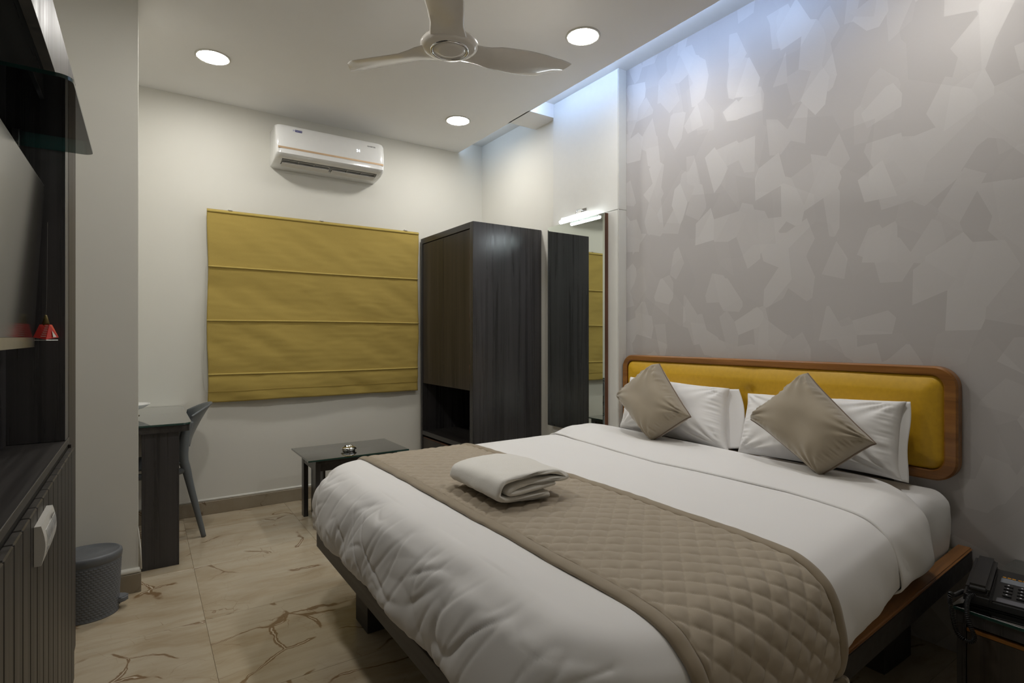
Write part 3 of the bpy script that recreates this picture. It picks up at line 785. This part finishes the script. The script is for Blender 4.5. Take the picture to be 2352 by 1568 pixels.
def padf(u, v):
    su, sv = 2*u-1, 2*v-1
    hw, hh, r_ = (iy1-iy0)/2-.001, (iz1-iz0)/2-.001, .045
    # square to rounded-rectangle mapping of the rim
    y, z = su*hw, sv*hh
    dx, dz = max(0, abs(y)-(hw-r_)), max(0, abs(z)-(hh-r_))
    if dx > 0 and dz > 0:
        m_ = max(dx, dz); L = math.hypot(dx, dz); k = m_/L
        y = math.copysign(hw-r_+dx*k, y); z = math.copysign(hh-r_+dz*k, z)
    ed = min(hw-abs(su*hw), hh-abs(sv*hh))
    p = .004+.026*min(1, (ed/.06))**.5 if ed > 0 else .004
    cy, cz = (iy0+iy1)/2+y, (iz0+iz1)/2+z
    dent = .014*math.exp(-((cy-1.535)**2+(cz-.885)**2)/.0009)+.004*math.exp(-((cy-1.535)/.05)**2)
    p += .0016*noise.noise((cy*5, cz*7, 1))
    return Vector((2.430-p+dent, cy, cz))
obj('leatherette_pad', gridmesh(padf, 160, 50), M['leather'], hb, smooth=True)
obj('pad_shadow_gap', extrude_poly(rrect(iy0, iy1, iz0, iz1, .045), 'x', 2.432, 2.444), M['black'], hb)
obj('support_panel', box(2.415, 2.450, .95, 2.15, .40, .635), M['lam_bed'], hb)

# ================================================================== bed
def railz(x): return .31+.09*(x-.62)/1.83
def raily(x): return .652+.050*(x-.62)/1.83
bed = thing('bed', (1.53, 1.55, 0), 'low dark laminate bed frame with teak lipping under the white bedding', 'bed')
def hexa(p, bm=None, bev=0):
    """8 points: bottom 4 then top 4, both counterclockwise"""
    bm = bm or bmesh.new(); v = [bm.verts.new(q_) for q_ in p]
    for f in ((0, 1, 2, 3), (7, 6, 5, 4), (0, 4, 5, 1), (1, 5, 6, 2), (2, 6, 7, 3), (3, 7, 4, 0)): bm.faces.new([v[i] for i in f])
    if bev: bmesh.ops.bevel(bm, geom=list(bm.edges), offset=bev, segments=3, affect='EDGES')
    return bm
def srail(y0a, y0b, wth, z0, z1, xa=.62, xb=2.448):
    f = lambda x, dy, dz: (x, raily(x)+dy, railz(x)+dz)
    return [f(xa, y0a, z0), f(xb, y0b, z0), f(xb, y0b+wth, z0), f(xa, y0a+wth, z0), f(xa, y0a, z1), f(xb, y0b, z1), f(xb, y0b+wth, z1), f(xa, y0a+wth, z1)]
obj('side_rail', hexa(srail(.002, .002, .030, -.078, -.012), bev=.002), M['lam_bed'], bed)
autosmooth(obj('side_rail_cap', hexa(srail(0, 0, .046, -.012, 0), bev=.005), M['teak_x'], bed), 30)
obj('foot_rail', box(.622, .648, .654, 2.436, .245, .309, .0015), M['lam_bed'], bed)
obj('foot_rail_cap', box(.636, .682, .70, 2.425, .298, .3115, .002), M['teak'], bed)
obj('side_rail', box(.648, 2.448, 2.41, 2.436, .245, .309, .0015), M['lam_bed'], bed)
obj('platform', hexa([(.65, .69, .262), (2.45, .735, .35), (2.45, 2.41, .35), (.65, 2.41, .262), (.65, .69, .290), (2.45, .735, .378), (2.45, 2.41, .378), (.65, 2.41, .290)]), M['plywood'], bed)
for x0, x1, y0, y1, zt in ((.72, .90, 2.07, 2.21, .262), (.72, .90, .86, 1.0, .262), (2.09, 2.30, .838, .910, .33), (2.09, 2.30, 2.10, 2.18, .33)):
    obj('leg', box(x0, x1, y0, y1, 0, zt, .0015), M['lam_bed'], bed)
obj('centre_beam', box(.75, 2.3, 1.50, 1.56, .17, .262), M['lam_bed'], bed)

# mattress in its fitted sheet
mat = thing('mattress', (1.55, 1.59, .30), 'thick mattress in a white fitted sheet, bare at the pillow end', 'mattress')
bm = box(.69, 2.437, .756, 2.43, .30, .596)
bmesh.ops.subdivide_edges(bm, edges=bm.edges[:], cuts=1)
bmesh.ops.bevel(bm, geom=[e for e in bm.edges if e.calc_face_angle(0) > 1], offset=.055, segments=6, affect='EDGES', profile=.5)
bmesh.ops.triangulate(bm, faces=[f for f in bm.faces if len(f.verts) > 4])
for _ in range(4):
    es = [e for e in bm.edges if e.calc_length() > .06]
    if es: bmesh.ops.subdivide_edges(bm, edges=es, cuts=1, use_grid_fill=True)
bmesh.ops.triangulate(bm, faces=bm.faces[:])
bm.normal_update()
for v in bm.verts:
    c_ = v.co; k = sstep(.45, .30, c_.z)
    side = sstep(.585, .55, c_.z)
    v.co = c_+v.normal*(.012*side*noise.noise((c_.x*9, c_.y*3, c_.z*5))+.012*side*sin(pi*max(0, min(1, (c_.z-.36)/.22)))+.003*noise.noise((c_.x*5, c_.y*2, 3)))
    v.co.z = v.co.z*(1-k)+k*(.302+.078*(c_.x-.62)/1.83)
obj('fitted_sheet', bm, M['sheet'], mat, smooth=True)

# ---- duvet surface description
PROF = catmull([(.25, 0, 0), (.145, 0, -.006), (.09, 0, -.017), (.052, 0, -.041), (.030, 0, -.064), (.014, 0, -.105), (.004, 0, -.155), (0, 0, -.20), (.006, 0, -.240), (.024, 0, -.262)], 12)
ALEN = [0]
for a, b in zip(PROF, PROF[1:]): ALEN.append(ALEN[-1]+(b-a).length)
LTOT = ALEN[-1]
def prof(t_):
    """t 0..1 along the rounded edge -> inset from outermost, drop (unit 0..-.262)"""
    if t_ > 1:
        e = (t_-1)*LTOT; return .0, -.262-e
    d = t_*LTOT; import bisect
    i = min(len(ALEN)-2, max(0, bisect.bisect_right(ALEN, d)-1)); k = (d-ALEN[i])/(ALEN[i+1]-ALEN[i])
    p = PROF[i].lerp(PROF[i+1], k); return p.x, p.z
YN = [(.58, .600), (.82, .606), (1.37, .636), (1.60, .662), (1.83, .688), (2.1, .712), (2.4, .752)]
def yn(x): return interp(YN, x)
YFAR, XFOOT, TOP = 2.548, .588, .605
def topz(x, y):
    return TOP+.005*sin((y-.75)/1.65*pi)*sstep(.8, 1.1, x)+.004*noise.noise((x*2.2, y*1.6, 3.1))
TUCK = [1]
def duvet_pt(x, ta, yv, tb, side, off=0):
    """x, ta: lengthwise position and foot drop; yv 0..1 across, tb: side drop; side -1 near, +1 far"""
    D = TOP-railz(x)-.006 if side <= 0 else TOP-.31-.006
    if ta > 0: D = TOP-.318
    ya, yb = yn(x)+.25, YFAR-.25
    if ta <= 0 and tb <= 0:
        y = ya+(yb-ya)*yv; return Vector((x, y, topz(x, y)+off))
    if ta <= 0: d = Vector((0, side, 0)); c_ = Vector((x, ya if side < 0 else yb, 0)); t_ = tb
    elif tb <= 0: d = Vector((-1, 0, 0)); y = ya+(yb-ya)*yv; c_ = Vector((x, y, 0)); t_ = ta
    else:
        th = pi/2*tb/(ta+tb); d = Vector((-cos(th), side*sin(th), 0)); c_ = Vector((x, ya if side < 0 else yb, 0)); t_ = max(ta, tb)
    i, dz = prof(t_); i2, dz2 = prof(min(t_+.01, 1.0) if t_ <= 1 else t_+.01); 
    hemx = .030*sstep(.90, 1.0, t_) if ta > 0 else 0
    tk = (.058*sstep(.84, .985, t_) if side < 0 and ta <= 0 and TUCK[0] else 0)
    p = c_+d*(.25-i-hemx-tk); z = dz*D/.262 if t_ <= 1 else -D+(dz+.262)
    nrm = (d*(-(dz2-dz))+Vector((0, 0, 1))*(i-i2)) if t_ <= .99 else d
    if nrm.length > 1e-9: nrm.normalize()
    else: nrm = d
    base = topz(c_.x, c_.y)
    return Vector((p.x, p.y, base+z))+nrm*off
def params(flat0, flat1, nflat, ndrop, tmax=1.0):
    """sequence of (value, drop) running near hem -> flat -> far hem"""
    out = [(flat0, tmax*(1-(k/ndrop))) for k in range(ndrop)]
    out += [(flat0+(flat1-flat0)*k/nflat, 0) for k in range(nflat+1)]
    return out
cross = [(0, 1-k/64, -1) for k in range(64)]+[(k/230, 0, 0) for k in range(231)]+[(1, (k+1)/64, 1) for k in range(64)]
XF0 = XFOOT+.25
XE = 2.06
length = [(XF0, 1-k/90) for k in range(90)]+[(XF0+(XE-XF0)*k/100, 0) for k in range(101)]
bm = bmesh.new(); V = []
for x, ta in length:
    row = []
    for yv, tb, sd in cross:
        s_ = sd if sd else (-1 if yv < .5 else 1)
        row.append((bm.verts.new(duvet_pt(x, ta, yv, tb, s_)), ta, tb, sd))
    V.append(row)
for i in range(len(V)-1):
    for j in range(len(V[0])-1):
        bm.faces.new((V[i][j][0], V[i+1][j][0], V[i+1][j+1][0], V[i][j+1][0]))
bm.normal_update()
bm.faces.ensure_lookup_table()
if bm.faces[len(bm.faces)//2].normal.z < 0:
    bmesh.ops.reverse_faces(bm, faces=bm.faces[:]); bm.normal_update()
def ridge(p, s=1.0):
    return 1-2*abs(noise.noise(p))*s
for row in V:
    for v, ta, tb, sd in row:
        c_ = v.co; a = 0
        if ta > 0:   # foot side: dragged diagonal folds
            e = sstep(.28, .55, ta)
            p = (c_.y*3.4+c_.z*4.2, c_.z*3.5-c_.y*.9, .3)
            def crease(p, w_): return max(0, 1-abs(noise.noise(p))/w_)**1.6
            m1 = sstep(-.15, .25, noise.noise((c_.y*2.1, c_.z*2, 8.1))); m2 = sstep(-.1, .3, noise.noise((c_.y*2.6, c_.z*3, 4.4)))
            a += e*(.011*ridge(p)-.008)
            a += e*m1*.007*crease((c_.y*5.5+c_.z*7, c_.z*3-c_.y*1.3, 2.2), .16)+e*m2*.005*crease((c_.y*7-c_.z*6, c_.z*5, 6.1), .14)
            a += e*.003*crease((c_.y*13+c_.z*9, c_.z*6, 3.7), .2)
            a += .010*sstep(.15, .5, ta)*noise.noise((c_.y*5+c_.z*3, c_.z*2, 5.5))
            if tb > 0 and sd > 0: a += .010*sstep(.3, .8, ta)*sin(math.atan2(tb, ta)*16)
        if tb > 0:
            e = sstep(.4, .8, tb)*(.6 if ta <= 0 else .8)
            if .76 < c_.x < 1.42 and ta <= 0: e *= .25
            a += e*(.010*noise.noise((c_.x*6+c_.z*5, c_.z*4, 7.7)))+e*.006*ridge((c_.x*11, c_.z*3, 1.7))-.004*e
        if ta <= .3 and tb <= .3:
            a += .0022*noise.noise((c_.x*7+c_.y*2, c_.y*4, 9))*(.3 if .76 < c_.x < 1.42 else 1)
        v.co = c_+v.normal*a
solid(bm, .004)
dv = obj('duvet', bm, M['linen'], None, smooth=True, base=(1.3, 1.58, .33))
tag(dv, 'white duvet spread over the bed, creased where it hangs over the foot end', 'duvet')

# duvet top folded back over itself at the pillow end
XC = [(.55, 1.80), (.70, 1.80), (1.05, 1.845), (1.6, 1.805), (2.2, 1.87), (2.5, 1.93)]
def foldsurf(u, jp):
    yv, tb, sd = jp
    s_ = sd if sd else (-1 if yv < .5 else 1)
    y0_ = duvet_pt(1.95, 0, yv, tb, s_).y
    xc = interp(XC, y0_)+.006*noise.noise((y0_*4, 2, 2)); xh = 2.125-.065*sstep(.05, .6, tb)*(1 if sd < 0 else 0)+.02*noise.noise((y0_*2, 5, 1))+.02*sstep(1.2, 2.4, y0_)
    taper = sstep(.85, .15, tb)
    if u < .5:  # upper sheet from the free hem to the roll
        k = u/.5; x = xc+(xh-xc)*k; off = .0055+.032*sstep(0, .6, k)*(.28+.72*taper)
        roll = 0
    else:
        k = (u-.5)/.5; th = k*pi*.72; x = xh+.034*sin(th); off = (.040-.034*(1-cos(th))*.82)*(.28+.72*taper)
    p = duvet_pt(min(x, 2.12), 0, yv, min(tb, .985), s_, off)
    p.x = x
    amp = .008*sstep(.2, .6, tb)+.003
    p += Vector((0, 0, 1))*(.004*noise.noise((x*9, y0_*3, p.z*4))) if tb < .3 else Vector((0, s_, 0))*amp*noise.noise((x*9+p.z*8, p.z*5, 3))
    return p
crossf = [(0, 1-k/60, -1) for k in range(60)]+[(k/120, 0, 0) for k in range(121)]+[(1, (k+1)/40, 1) for k in range(40)]
bm = bmesh.new(); NU = 56
V = [[bm.verts.new(foldsurf(i/NU, c_)) for c_ in crossf] for i in range(NU+1)]
for i in range(NU):
    for j in range(len(crossf)-1): bm.faces.new((V[i][j], V[i+1][j], V[i+1][j+1], V[i][j+1]))
solid(bm, -.006)
obj('folded_top', bm, M['linen'], dv, smooth=True)

# second sheet peeping out beside the pillows
def tsheet(u, v):
    yv = v; x = 2.10+.13*u
    if v < .30:
        tb = .62*(1-v/.30)*(1-.35*u); jp = (0, tb, -1); y_ = None
    else: tb = 0; jp = ((v-.30)/.70*.60, 0, 0)
    p = duvet_pt(min(x, 2.12), 0, jp[0], jp[1], -1, -.004)
    p.x = x+.04*sstep(.3, .0, v)*u; p.y += .03*sstep(.35, 0, v)
    p.z -= .004*u-.002*noise.noise((x*12, p.y*8, 2))
    return p
bm = gridmesh(tsheet, 20, 90); solid(bm, .002)
obj('top_sheet', bm, M['sheet'], mat, smooth=True)

# ================================================================== quilted bed runner
RX0, RX1 = .808, 1.372
TUCK[0] = 0
def run_pt(x, s, off):
    """s: arc coordinate across the bed; near hem at s=0"""
    flat = YFAR-.25-(yn(x)+.25)
    if s < SN: t_ = (SN-s)/LTOT; p = duvet_pt(x, 0, 0, t_, -1, off)
    elif s < SN+1.43: p = duvet_pt(x, 0, (s-SN)/1.43, 0, -1, off)
    else: p = duvet_pt(x, 0, 1, min(1, (s-SN-1.43)/LTOT), 1, off)
    return p
SN = LTOT*1.06
SEND = SN+1.43+LTOT*.9
A40 = radians(40)
def quilt(x, s):
    f1 = (x*sin(A40)+s*cos(A40))/.047; f2 = (x*sin(A40)-s*cos(A40))/.047
    g = (abs(sin(pi*f1))*abs(sin(pi*f2)))
    return .0068*g**.36
rn = thing('bed_runner', (1.09, 1.58, .60), 'taupe diamond-quilted runner laid across the lower half of the bed', 'bed runner')
def wob(s, k): return .006*noise.noise((s*4, k, 1))+.003*noise.noise((s*11, k, 4))
def qf(u, v):
    s = SEND*v; x = RX0+.040+(RX1-RX0-.080)*u
    w_ = wob(s, 1)*(1-u)+wob(s, 2)*u
    edge = min(1, min(u, 1-u)/.02, (s-.03)/.01 if s > .03 else 0)
    return run_pt(x+w_, s, .008+quilt(x, s)*edge+.0025*noise.noise((x*30, s*30, 5)))
bm = gridmesh(qf, 150, 700); solid(bm, .003)
obj('quilted_panel', bm, M['runner'], rn, smooth=True)
for e, (xa, xb) in enumerate(((RX0, RX0+.042), (RX1-.042, RX1))):
    def bf2(u, v):
        s = SEND*v; x = xa+(xb-xa)*u
        w_ = wob(s, 1 if e == 0 else 2)
        h = .005+.011*(sin(pi*u)**.5)+.002*noise.noise((s*22, x*20, e))
        return run_pt(x+w_, s, h)
    bm = gridmesh(bf2, 12, 360); solid(bm, .003)
    obj('border_band', bm, M['runner_band'], rn, smooth=True)
def bf3(u, v):
    s = -.004+.040*v; x = RX0+.006+(RX1-RX0-.012)*u
    return run_pt(x, s, .006+.009*sin(pi*v)**.5)
bm = gridmesh(bf3, 60, 10); solid(bm, .003)
obj('border_band', bm, M['runner_band'], rn, smooth=True)

# ================================================================== folded towel
tw = thing('folded_towel', (1.03, 1.56, .628), 'thick white towel folded in layers on the taupe runner', 'towel')
def strip(path, th, y0, y1, name, skew=0, zf=None):
    """folded layer: path in x,z with thickness, extruded along y"""
    P_ = catmull([(a, 0, b) for a, b in path], 9); n = len(P_); L_, R_ = [], []
    for i, p in enumerate(P_):
        d = (P_[min(i+1, n-1)]-P_[max(i-1, 0)]).normalized(); nn = Vector((-d.z, 0, d.x))
        L_.append(p+nn*th/2); R_.append(p-nn*th/2)
    cap = []; 
    outline = L_+[P_[-1]+(P_[-1]-P_[-2]).normalized()*th*.35]+R_[::-1]+[P_[0]+(P_[0]-P_[1]).normalized()*th*.35]
    NY = 40; bm = bmesh.new(); rows = []
    for j in range(NY+1):
        v = j/NY; y = y0+(y1-y0)*v; row = []
        for k, q_ in enumerate(outline):
            e = min(v, 1-v)*(y1-y0); rnd = 1-.35*max(0, 1-e/.012)**2
            cx = P_[min(k, n-1) if k <= n else max(0, 2*n-k)]
            qq = cx.lerp(q_, rnd) if 0 <= k < len(outline) else q_
            x = .905+qq.x*(1+.05*v)+skew*v; z = .6310+qq.z*1.12*(1-.10*sstep(.6, 1, v))
            nz = .0022*noise.noise((x*22, y*22, z*22))+.0009*noise.noise((x*130, y*130, z*130))
            z += nz+.004*noise.noise((x*5, y*6, 2))*min(1, qq.z/.05) - .006*max(0, qq.x-.2)/.06*sin(v*pi*.8)*0
            z = max(z, .6255)
            row.append(bm.verts.new((x+nz, y+(.016*noise.noise((x*9, z*30, 3)) if j in (0, NY) else .012*noise.noise((x*9, z*30, 3))*(1-v)), z)))
        rows.append(row)
    m_ = len(outline)
    for a, b in zip(rows, rows[1:]):
        for k in range(m_): bm.faces.new((a[k], a[(k+1) % m_], b[(k+1) % m_], b[k]))
    bm.faces.new(rows[0][::-1]); bm.faces.new(rows[-1])
    return bm
obj('terry_layers', strip([(.180, .010), (.11, .010), (.03, .012), (-.004, .024), (-.006, .046), (.012, .064), (.06, .071), (.14, .074), (.215, .068), (.252, .056), (.246, .047), (.18, .049), (.10, .048), (.045, .042), (.030, .033), (.05, .028), (.12, .031), (.20, .036)], .0155, 1.40, 1.735, 'x', .012), M['towel'], tw, smooth=True)

# ================================================================== pillows and cushions
def pillow_mesh(cs, th, pinch, N=48, wr=.004, seed=0, rad=.0, front=1.0, back=.8, ear=2):
    TL, TR, BR, BL = [Vector(c_) for c_ in cs]
    nrm = (TR-TL).cross(BL-TL).normalized()
    if nrm.x > 0: nrm = -nrm
    def f(u, v, sd):
        su, sv = 2*u-1, 2*v-1
        pu = su*(1-pinch*(1-abs(sv)**ear)*abs(su)**3); pv = sv*(1-pinch*(1-abs(su)**ear)*abs(sv)**3)
        uu, vv = (pu+1)/2, (pv+1)/2
        p = (TL*(1-uu)+TR*uu)*(1-vv)+(BL*(1-uu)+BR*uu)*vv
        e = max(0, (1-su**4))*max(0, (1-sv**4))
        h = th*(e**.52)*.5
        w_ = 0
        if wr:
            for cx, cy in ((-1, -1), (1, -1), (1, 1), (-1, 1)):
                dx, dy = su-cx, sv-cy; r_ = math.hypot(dx, dy); a_ = math.atan2(dy, dx)
                w_ += wr*math.exp(-(r_/.55)**2)*sin(a_*17+seed*3+cx+cy*2)*min(1, r_*3)
            eu = min(1-abs(su), 1-abs(sv))
            al = sv if abs(su) > abs(sv) else su
            w_ += wr*.9*math.exp(-((eu-.10)/.12)**2)*noise.noise((al*14+seed, seed*2.3+(1 if su > 0 else 0)+(2 if sv > 0 else 0), eu*2))
            w_ += wr*1.5*noise.noise((su*1.6+seed, sv*1.6, sd*3))
        h += w_*min(1, e*3)
        return p+nrm*h*(front if sd else -back)
    bm = bmesh.new()
    for sd in (0, 1): gridmesh(lambda u, v: f(u, v, sd), N, N, bm)
    bmesh.ops.remove_doubles(bm, verts=bm.verts, dist=1e-5)
    seam = [f(k/40, 0, 1) for k in range(41)]+[f(1, k/40, 1) for k in range(1, 41)]+[f(1-k/40, 1, 1) for k in range(1, 41)]+[f(0, 1-k/40, 1) for k in range(1, 41)]
    return bm, seam
def soften(bm, cs, r_=.1):
    """round the four corners a little"""
    ctr = sum((Vector(c_) for c_ in cs), Vector())/4
    for v in bm.verts:
        for c_ in cs:
            c_ = Vector(c_); d = (v.co-c_).length
            if d < r_: v.co += (ctr-v.co).normalized()*(r_-d)*.30*((r_-d)/r_)
    return bm
# big pillows: corners top-left, top-right, bottom-right, bottom-left as seen from the foot of the bed
cl = [(2.350, 2.262, .918), (2.345, 1.600, .902), (2.200, 1.505, .625), (2.215, 2.215, .640)]
p1 = thing('bed_pillow', (2.27, 1.9, .61), 'white pillow behind the far cushion, nearer the mirror', 'pillow', 'white bed pillows')
bm, _ = pillow_mesh(cl, .165, .075, 64, .0085, 1, ear=4)
obj('pillowcase', soften(bm, cl, .02), M['linen'], p1, smooth=True)
def flap(u, v):
    a = Vector((2.345, 1.640, .893)).lerp(Vector((2.225, 1.560, .630)), v)
    b = Vector((2.378, 1.578, .896)).lerp(Vector((2.300, 1.480, .640)), v)
    p = a.lerp(b, u); p.x += .012*sin(pi*u)*sin(pi*v); p.z -= .006*sin(pi*v)*u
    p.y -= .010*sin(pi*v)*u+.006*sin(v*7)*u
    return p
bm = gridmesh(flap, 12, 30); solid(bm, .003)
obj('case_flap', bm, M['linen'], p1, smooth=True)
cr = [(2.352, 1.520, .886), (2.345, .862, .912), (2.250, .842, .632), (2.240, 1.500, .620)]
p2 = thing('bed_pillow', (2.28, 1.18, .61), 'white pillow behind the near cushion, nearer the telephone', 'pillow', 'white bed pillows')
bm, _ = pillow_mesh(cr, .165, .075, 64, .0085, 4.6, ear=4)
obj('pillowcase', soften(bm, cr, .02), M['linen'], p2, smooth=True)
def flap2(u, v):
    a = Vector((2.350, .900, .905)).lerp(Vector((2.262, .880, .632)), v)
    b = Vector((2.362, .862, .908)).lerp(Vector((2.290, .846, .622)), v)
    p = a.lerp(b, u); p.y -= .004*sin(v*8)*u; return p
bm = gridmesh(flap2, 8, 30); solid(bm, .003)
obj('case_flap', bm, M['linen'], p2, smooth=True)
def cushion(cs, lab, base, seed):
    o = thing('throw_cushion', base, lab, 'cushion', 'taupe throw cushions')
    bm, seam = pillow_mesh(cs, .185, .12, 80, .0095, seed, front=1.0, back=.55, ear=5)
    n0 = [Vector(v.co) for v in bm.verts]
    obj('cover', soften(bm, cs, .07), M['cushion'], o, smooth=True)
    ctr = sum((Vector(c_) for c_ in cs), Vector())/4; sm = []
    for p in seam:
        q_ = Vector(p)
        for c_ in cs:
            c_ = Vector(c_); d = (q_-c_).length
            if d < .07: q_ += (ctr-q_).normalized()*(.07-d)*.30*((.07-d)/.07)
        sm.append(q_)
    obj('piping', tube(sm, .0034, 8, caps=False), M['piping'], o, smooth=True)
# corners: top, right, bottom, left (diamond)
cushion([(2.195, 1.905, 1.030), (2.085, 1.610, .778), (2.045, 1.818, .624), (2.135, 2.165, .822)], 'taupe velvet cushion standing on its corner against the far pillow', (2.1, 1.86, .61), 2)
cushion([(2.205, 1.160, 1.022), (2.070, .838, .782), (2.040, 1.018, .624), (2.125, 1.375, .800)], 'taupe velvet cushion standing on its corner against the near pillow', (2.1, 1.10, .61), 6)

# ================================================================== bedside table and telephone
nt = thing('bedside_table', (2.17, .30, 0), 'dark laminate bedside table in the shadow beside the bed', 'bedside table')
nx0, nx1, ny0, ny1 = 1.895, 2.452, .03, .583
obj('top_board', box(nx0, nx1, ny0, ny1, .352, .385, .001), M['lam'], nt)
obj('side_panel', box(nx0+.004, nx1, ny1-.022, ny1-.002, 0, .352, .001), M['lam'], nt)
obj('side_panel', box(nx0+.004, nx1, ny0+.002, ny0+.022, 0, .352, .001), M['lam'], nt)
obj('back_panel', box(nx1-.012, nx1-.001, ny0+.022, ny1-.022, .02, .352), M['lam'], nt)
d_ = obj('drawer_front', box(nx0+.002, nx0+.02, ny0+.025, ny1-.025, .03, .333, .0015), M['lam_brown'], nt)
obj('drawer_lip', box(nx0+.0, nx0+.018, ny0+.025, ny1-.025, .334, .344, .001), M['teak'], nt)
obj('base_shelf', box(nx0+.03, nx1-.012, ny0+.022, ny1-.022, .02, .03), M['lam'], nt)
bm = box(nx0-.010, nx1-.001, ny0-.008, ny1+.008, .3865, .396, .0015, 2); bm.normal_update()
for f in bm.faces: f.material_index = 0 if abs(f.normal.z) > .9 else 1
tag(obj('glass_tabletop', bm, [M['glass_desk'], M['glass_edge']]), 'dark green-edged glass sheet on the bedside table', 'glass sheet')
ph = thing('telephone', (2.02, .45, .396), 'black corded desk telephone on the glass of the bedside table', 'telephone')
L0 = Vector((1.935, .578, 0)); ex = Vector((.985, .17, 0)).normalized(); ey = Vector((.17, -.985, 0)).normalized()
def loc(a, b, c_): return L0+ex*a+ey*b+Vector((0, 0, .397+c_))
def lbox(a0, a1, b0, b1, c0, c1, c0b=None, c1b=None, bev=.003):
    """box in telephone coordinates; second pair of heights at the far end (a1)"""
    c0b = c0 if c0b is None else c0b; c1b = c1 if c1b is None else c1b
    return hexa([loc(a0, b0, c0), loc(a1, b0, c0b), loc(a1, b1, c0b), loc(a0, b1, c0), loc(a0, b0, c1), loc(a1, b0, c1b), loc(a1, b1, c1b), loc(a0, b1, c1)], bev=bev)
autosmooth(obj('base', lbox(0, .215, 0, .205, 0, .022, 0, .048, .005), M['dark_plastic'], ph))
autosmooth(obj('cradle', lbox(-.012, .222, .002, .062, .012, .032, .012, .052, .005), M['dark_plastic'], ph))
autosmooth(obj('handset', lbox(-.008, .218, .006, .058, .036, .058, .058, .078, .009), M['dark_plastic'], ph))
obj('ear_cap', lbox(-.006, .045, .008, .056, .026, .040, .032, .046, .004), M['dark_plastic'], ph)
obj('mouth_cap', lbox(.165, .216, .008, .056, .048, .062, .052, .066, .004), M['dark_plastic'], ph)
def slope(a): return .022+.026*a/.215
obj('grey_strip', lbox(.006, .030, .070, .198, .0225, slope(.006)+.0012, .0225, slope(.030)+.0012, .0005), M['phone_grey'], ph)
obj('index_card', lbox(.128, .158, .070, .198, .034, slope(.128)+.0012, .038, slope(.158)+.0012, .0004), M['phone_silver'], ph)
for b_ in (.072, .083, .093, .106, .116, .126, .139, .149, .160, .171, .184):
    obj('print_mark', lbox(.161, .166, b_, b_+.008, .038, slope(.161)+.0014, .039, slope(.166)+.0014, .0002), M['orange'], ph)
obj('paper_label', lbox(.171, .182, .125, .160, .038, slope(.171)+.0014, .040, slope(.182)+.0014, .0002), M['white_matt'], ph)
for r_ in range(4):
    for c_ in range(4):
        a = .044+r_*.020; b = .080+c_*.029
        k = obj('key', lbox(a, a+.012, b, b+.019, slope(a)-.002, slope(a)+.004, slope(a)-.002, slope(a)+.0055, .001), M['dark_plastic'], ph)
        if c_ < 3: obj('digit_mark', lbox(a+.004, a+.007, b+.007, b+.011, slope(a)+.003, slope(a)+.0056, slope(a)+.003, slope(a)+.0060, .0002), M['text_white'], k)
def coil(path, turns, R_, r_):
    P_ = catmull(path, 30); n = len(P_); pts = []
    cum = [0]
    for a, b in zip(P_, P_[1:]): cum.append(cum[-1]+(b-a).length)
    N_ = turns*10
    for i in range(N_+1):
        d = cum[-1]*i/N_; j = 0
        import bisect
        j = min(n-2, max(0, bisect.bisect_right(cum, d)-1)); k = (d-cum[j])/(cum[j+1]-cum[j]); p = P_[j].lerp(P_[j+1], k)
        t_ = (P_[j+1]-P_[j]).normalized(); s_ = t_.cross(Vector((0, 1, .3))).normalized(); u_ = s_.cross(t_)
        a = 2*pi*turns*i/N_; pts.append(p+s_*R_*cos(a)+u_*R_*sin(a))
    return tube(pts, r_, 5)
obj('coiled_cord', coil([loc(.0, .03, .03), (1.915, .560, .418), (1.868, .548, .385), (1.866, .532, .335), (1.868, .548, .318), (1.868, .572, .335), (1.868, .585, .40), (1.872, .588, .430), (1.915, .592, .415), loc(.03, -.002, .02)], 90, .0045, .0017), M['dark_plastic'], ph, smooth=True)
obj('line_cord', tube(catmull([loc(.215, .09, .03), (2.22, .44, .43), (2.30, .42, .44), (2.36, .36, .45), (2.40, .34, .52)], 8), .0025, 8), M['dark_plastic'], ph, smooth=True)
# power cable bundle and a small socket on the wall by the table
sk = thing('cable_bundle', (2.44, .42, .48), 'black cable looped on the wall above the bedside table, behind the telephone', 'cable')
pts = []
for k in range(60):
    a = k/59*2*pi*2.3; pts.append((2.438-.004*sin(a*.4), .425+.030*cos(a), .490+.018*sin(a)))
obj('cable', tube(pts, .003, 8), M['dark_plastic'], sk, smooth=True)
obj('plug', box(2.425, 2.4545, .40, .425, .470, .492, .003), M['white_matt'], sk)
obj('cable', tube([(2.437, .455, .49), (2.437, .50, .515)], .0035, 8), M['dark_plastic'], sk)
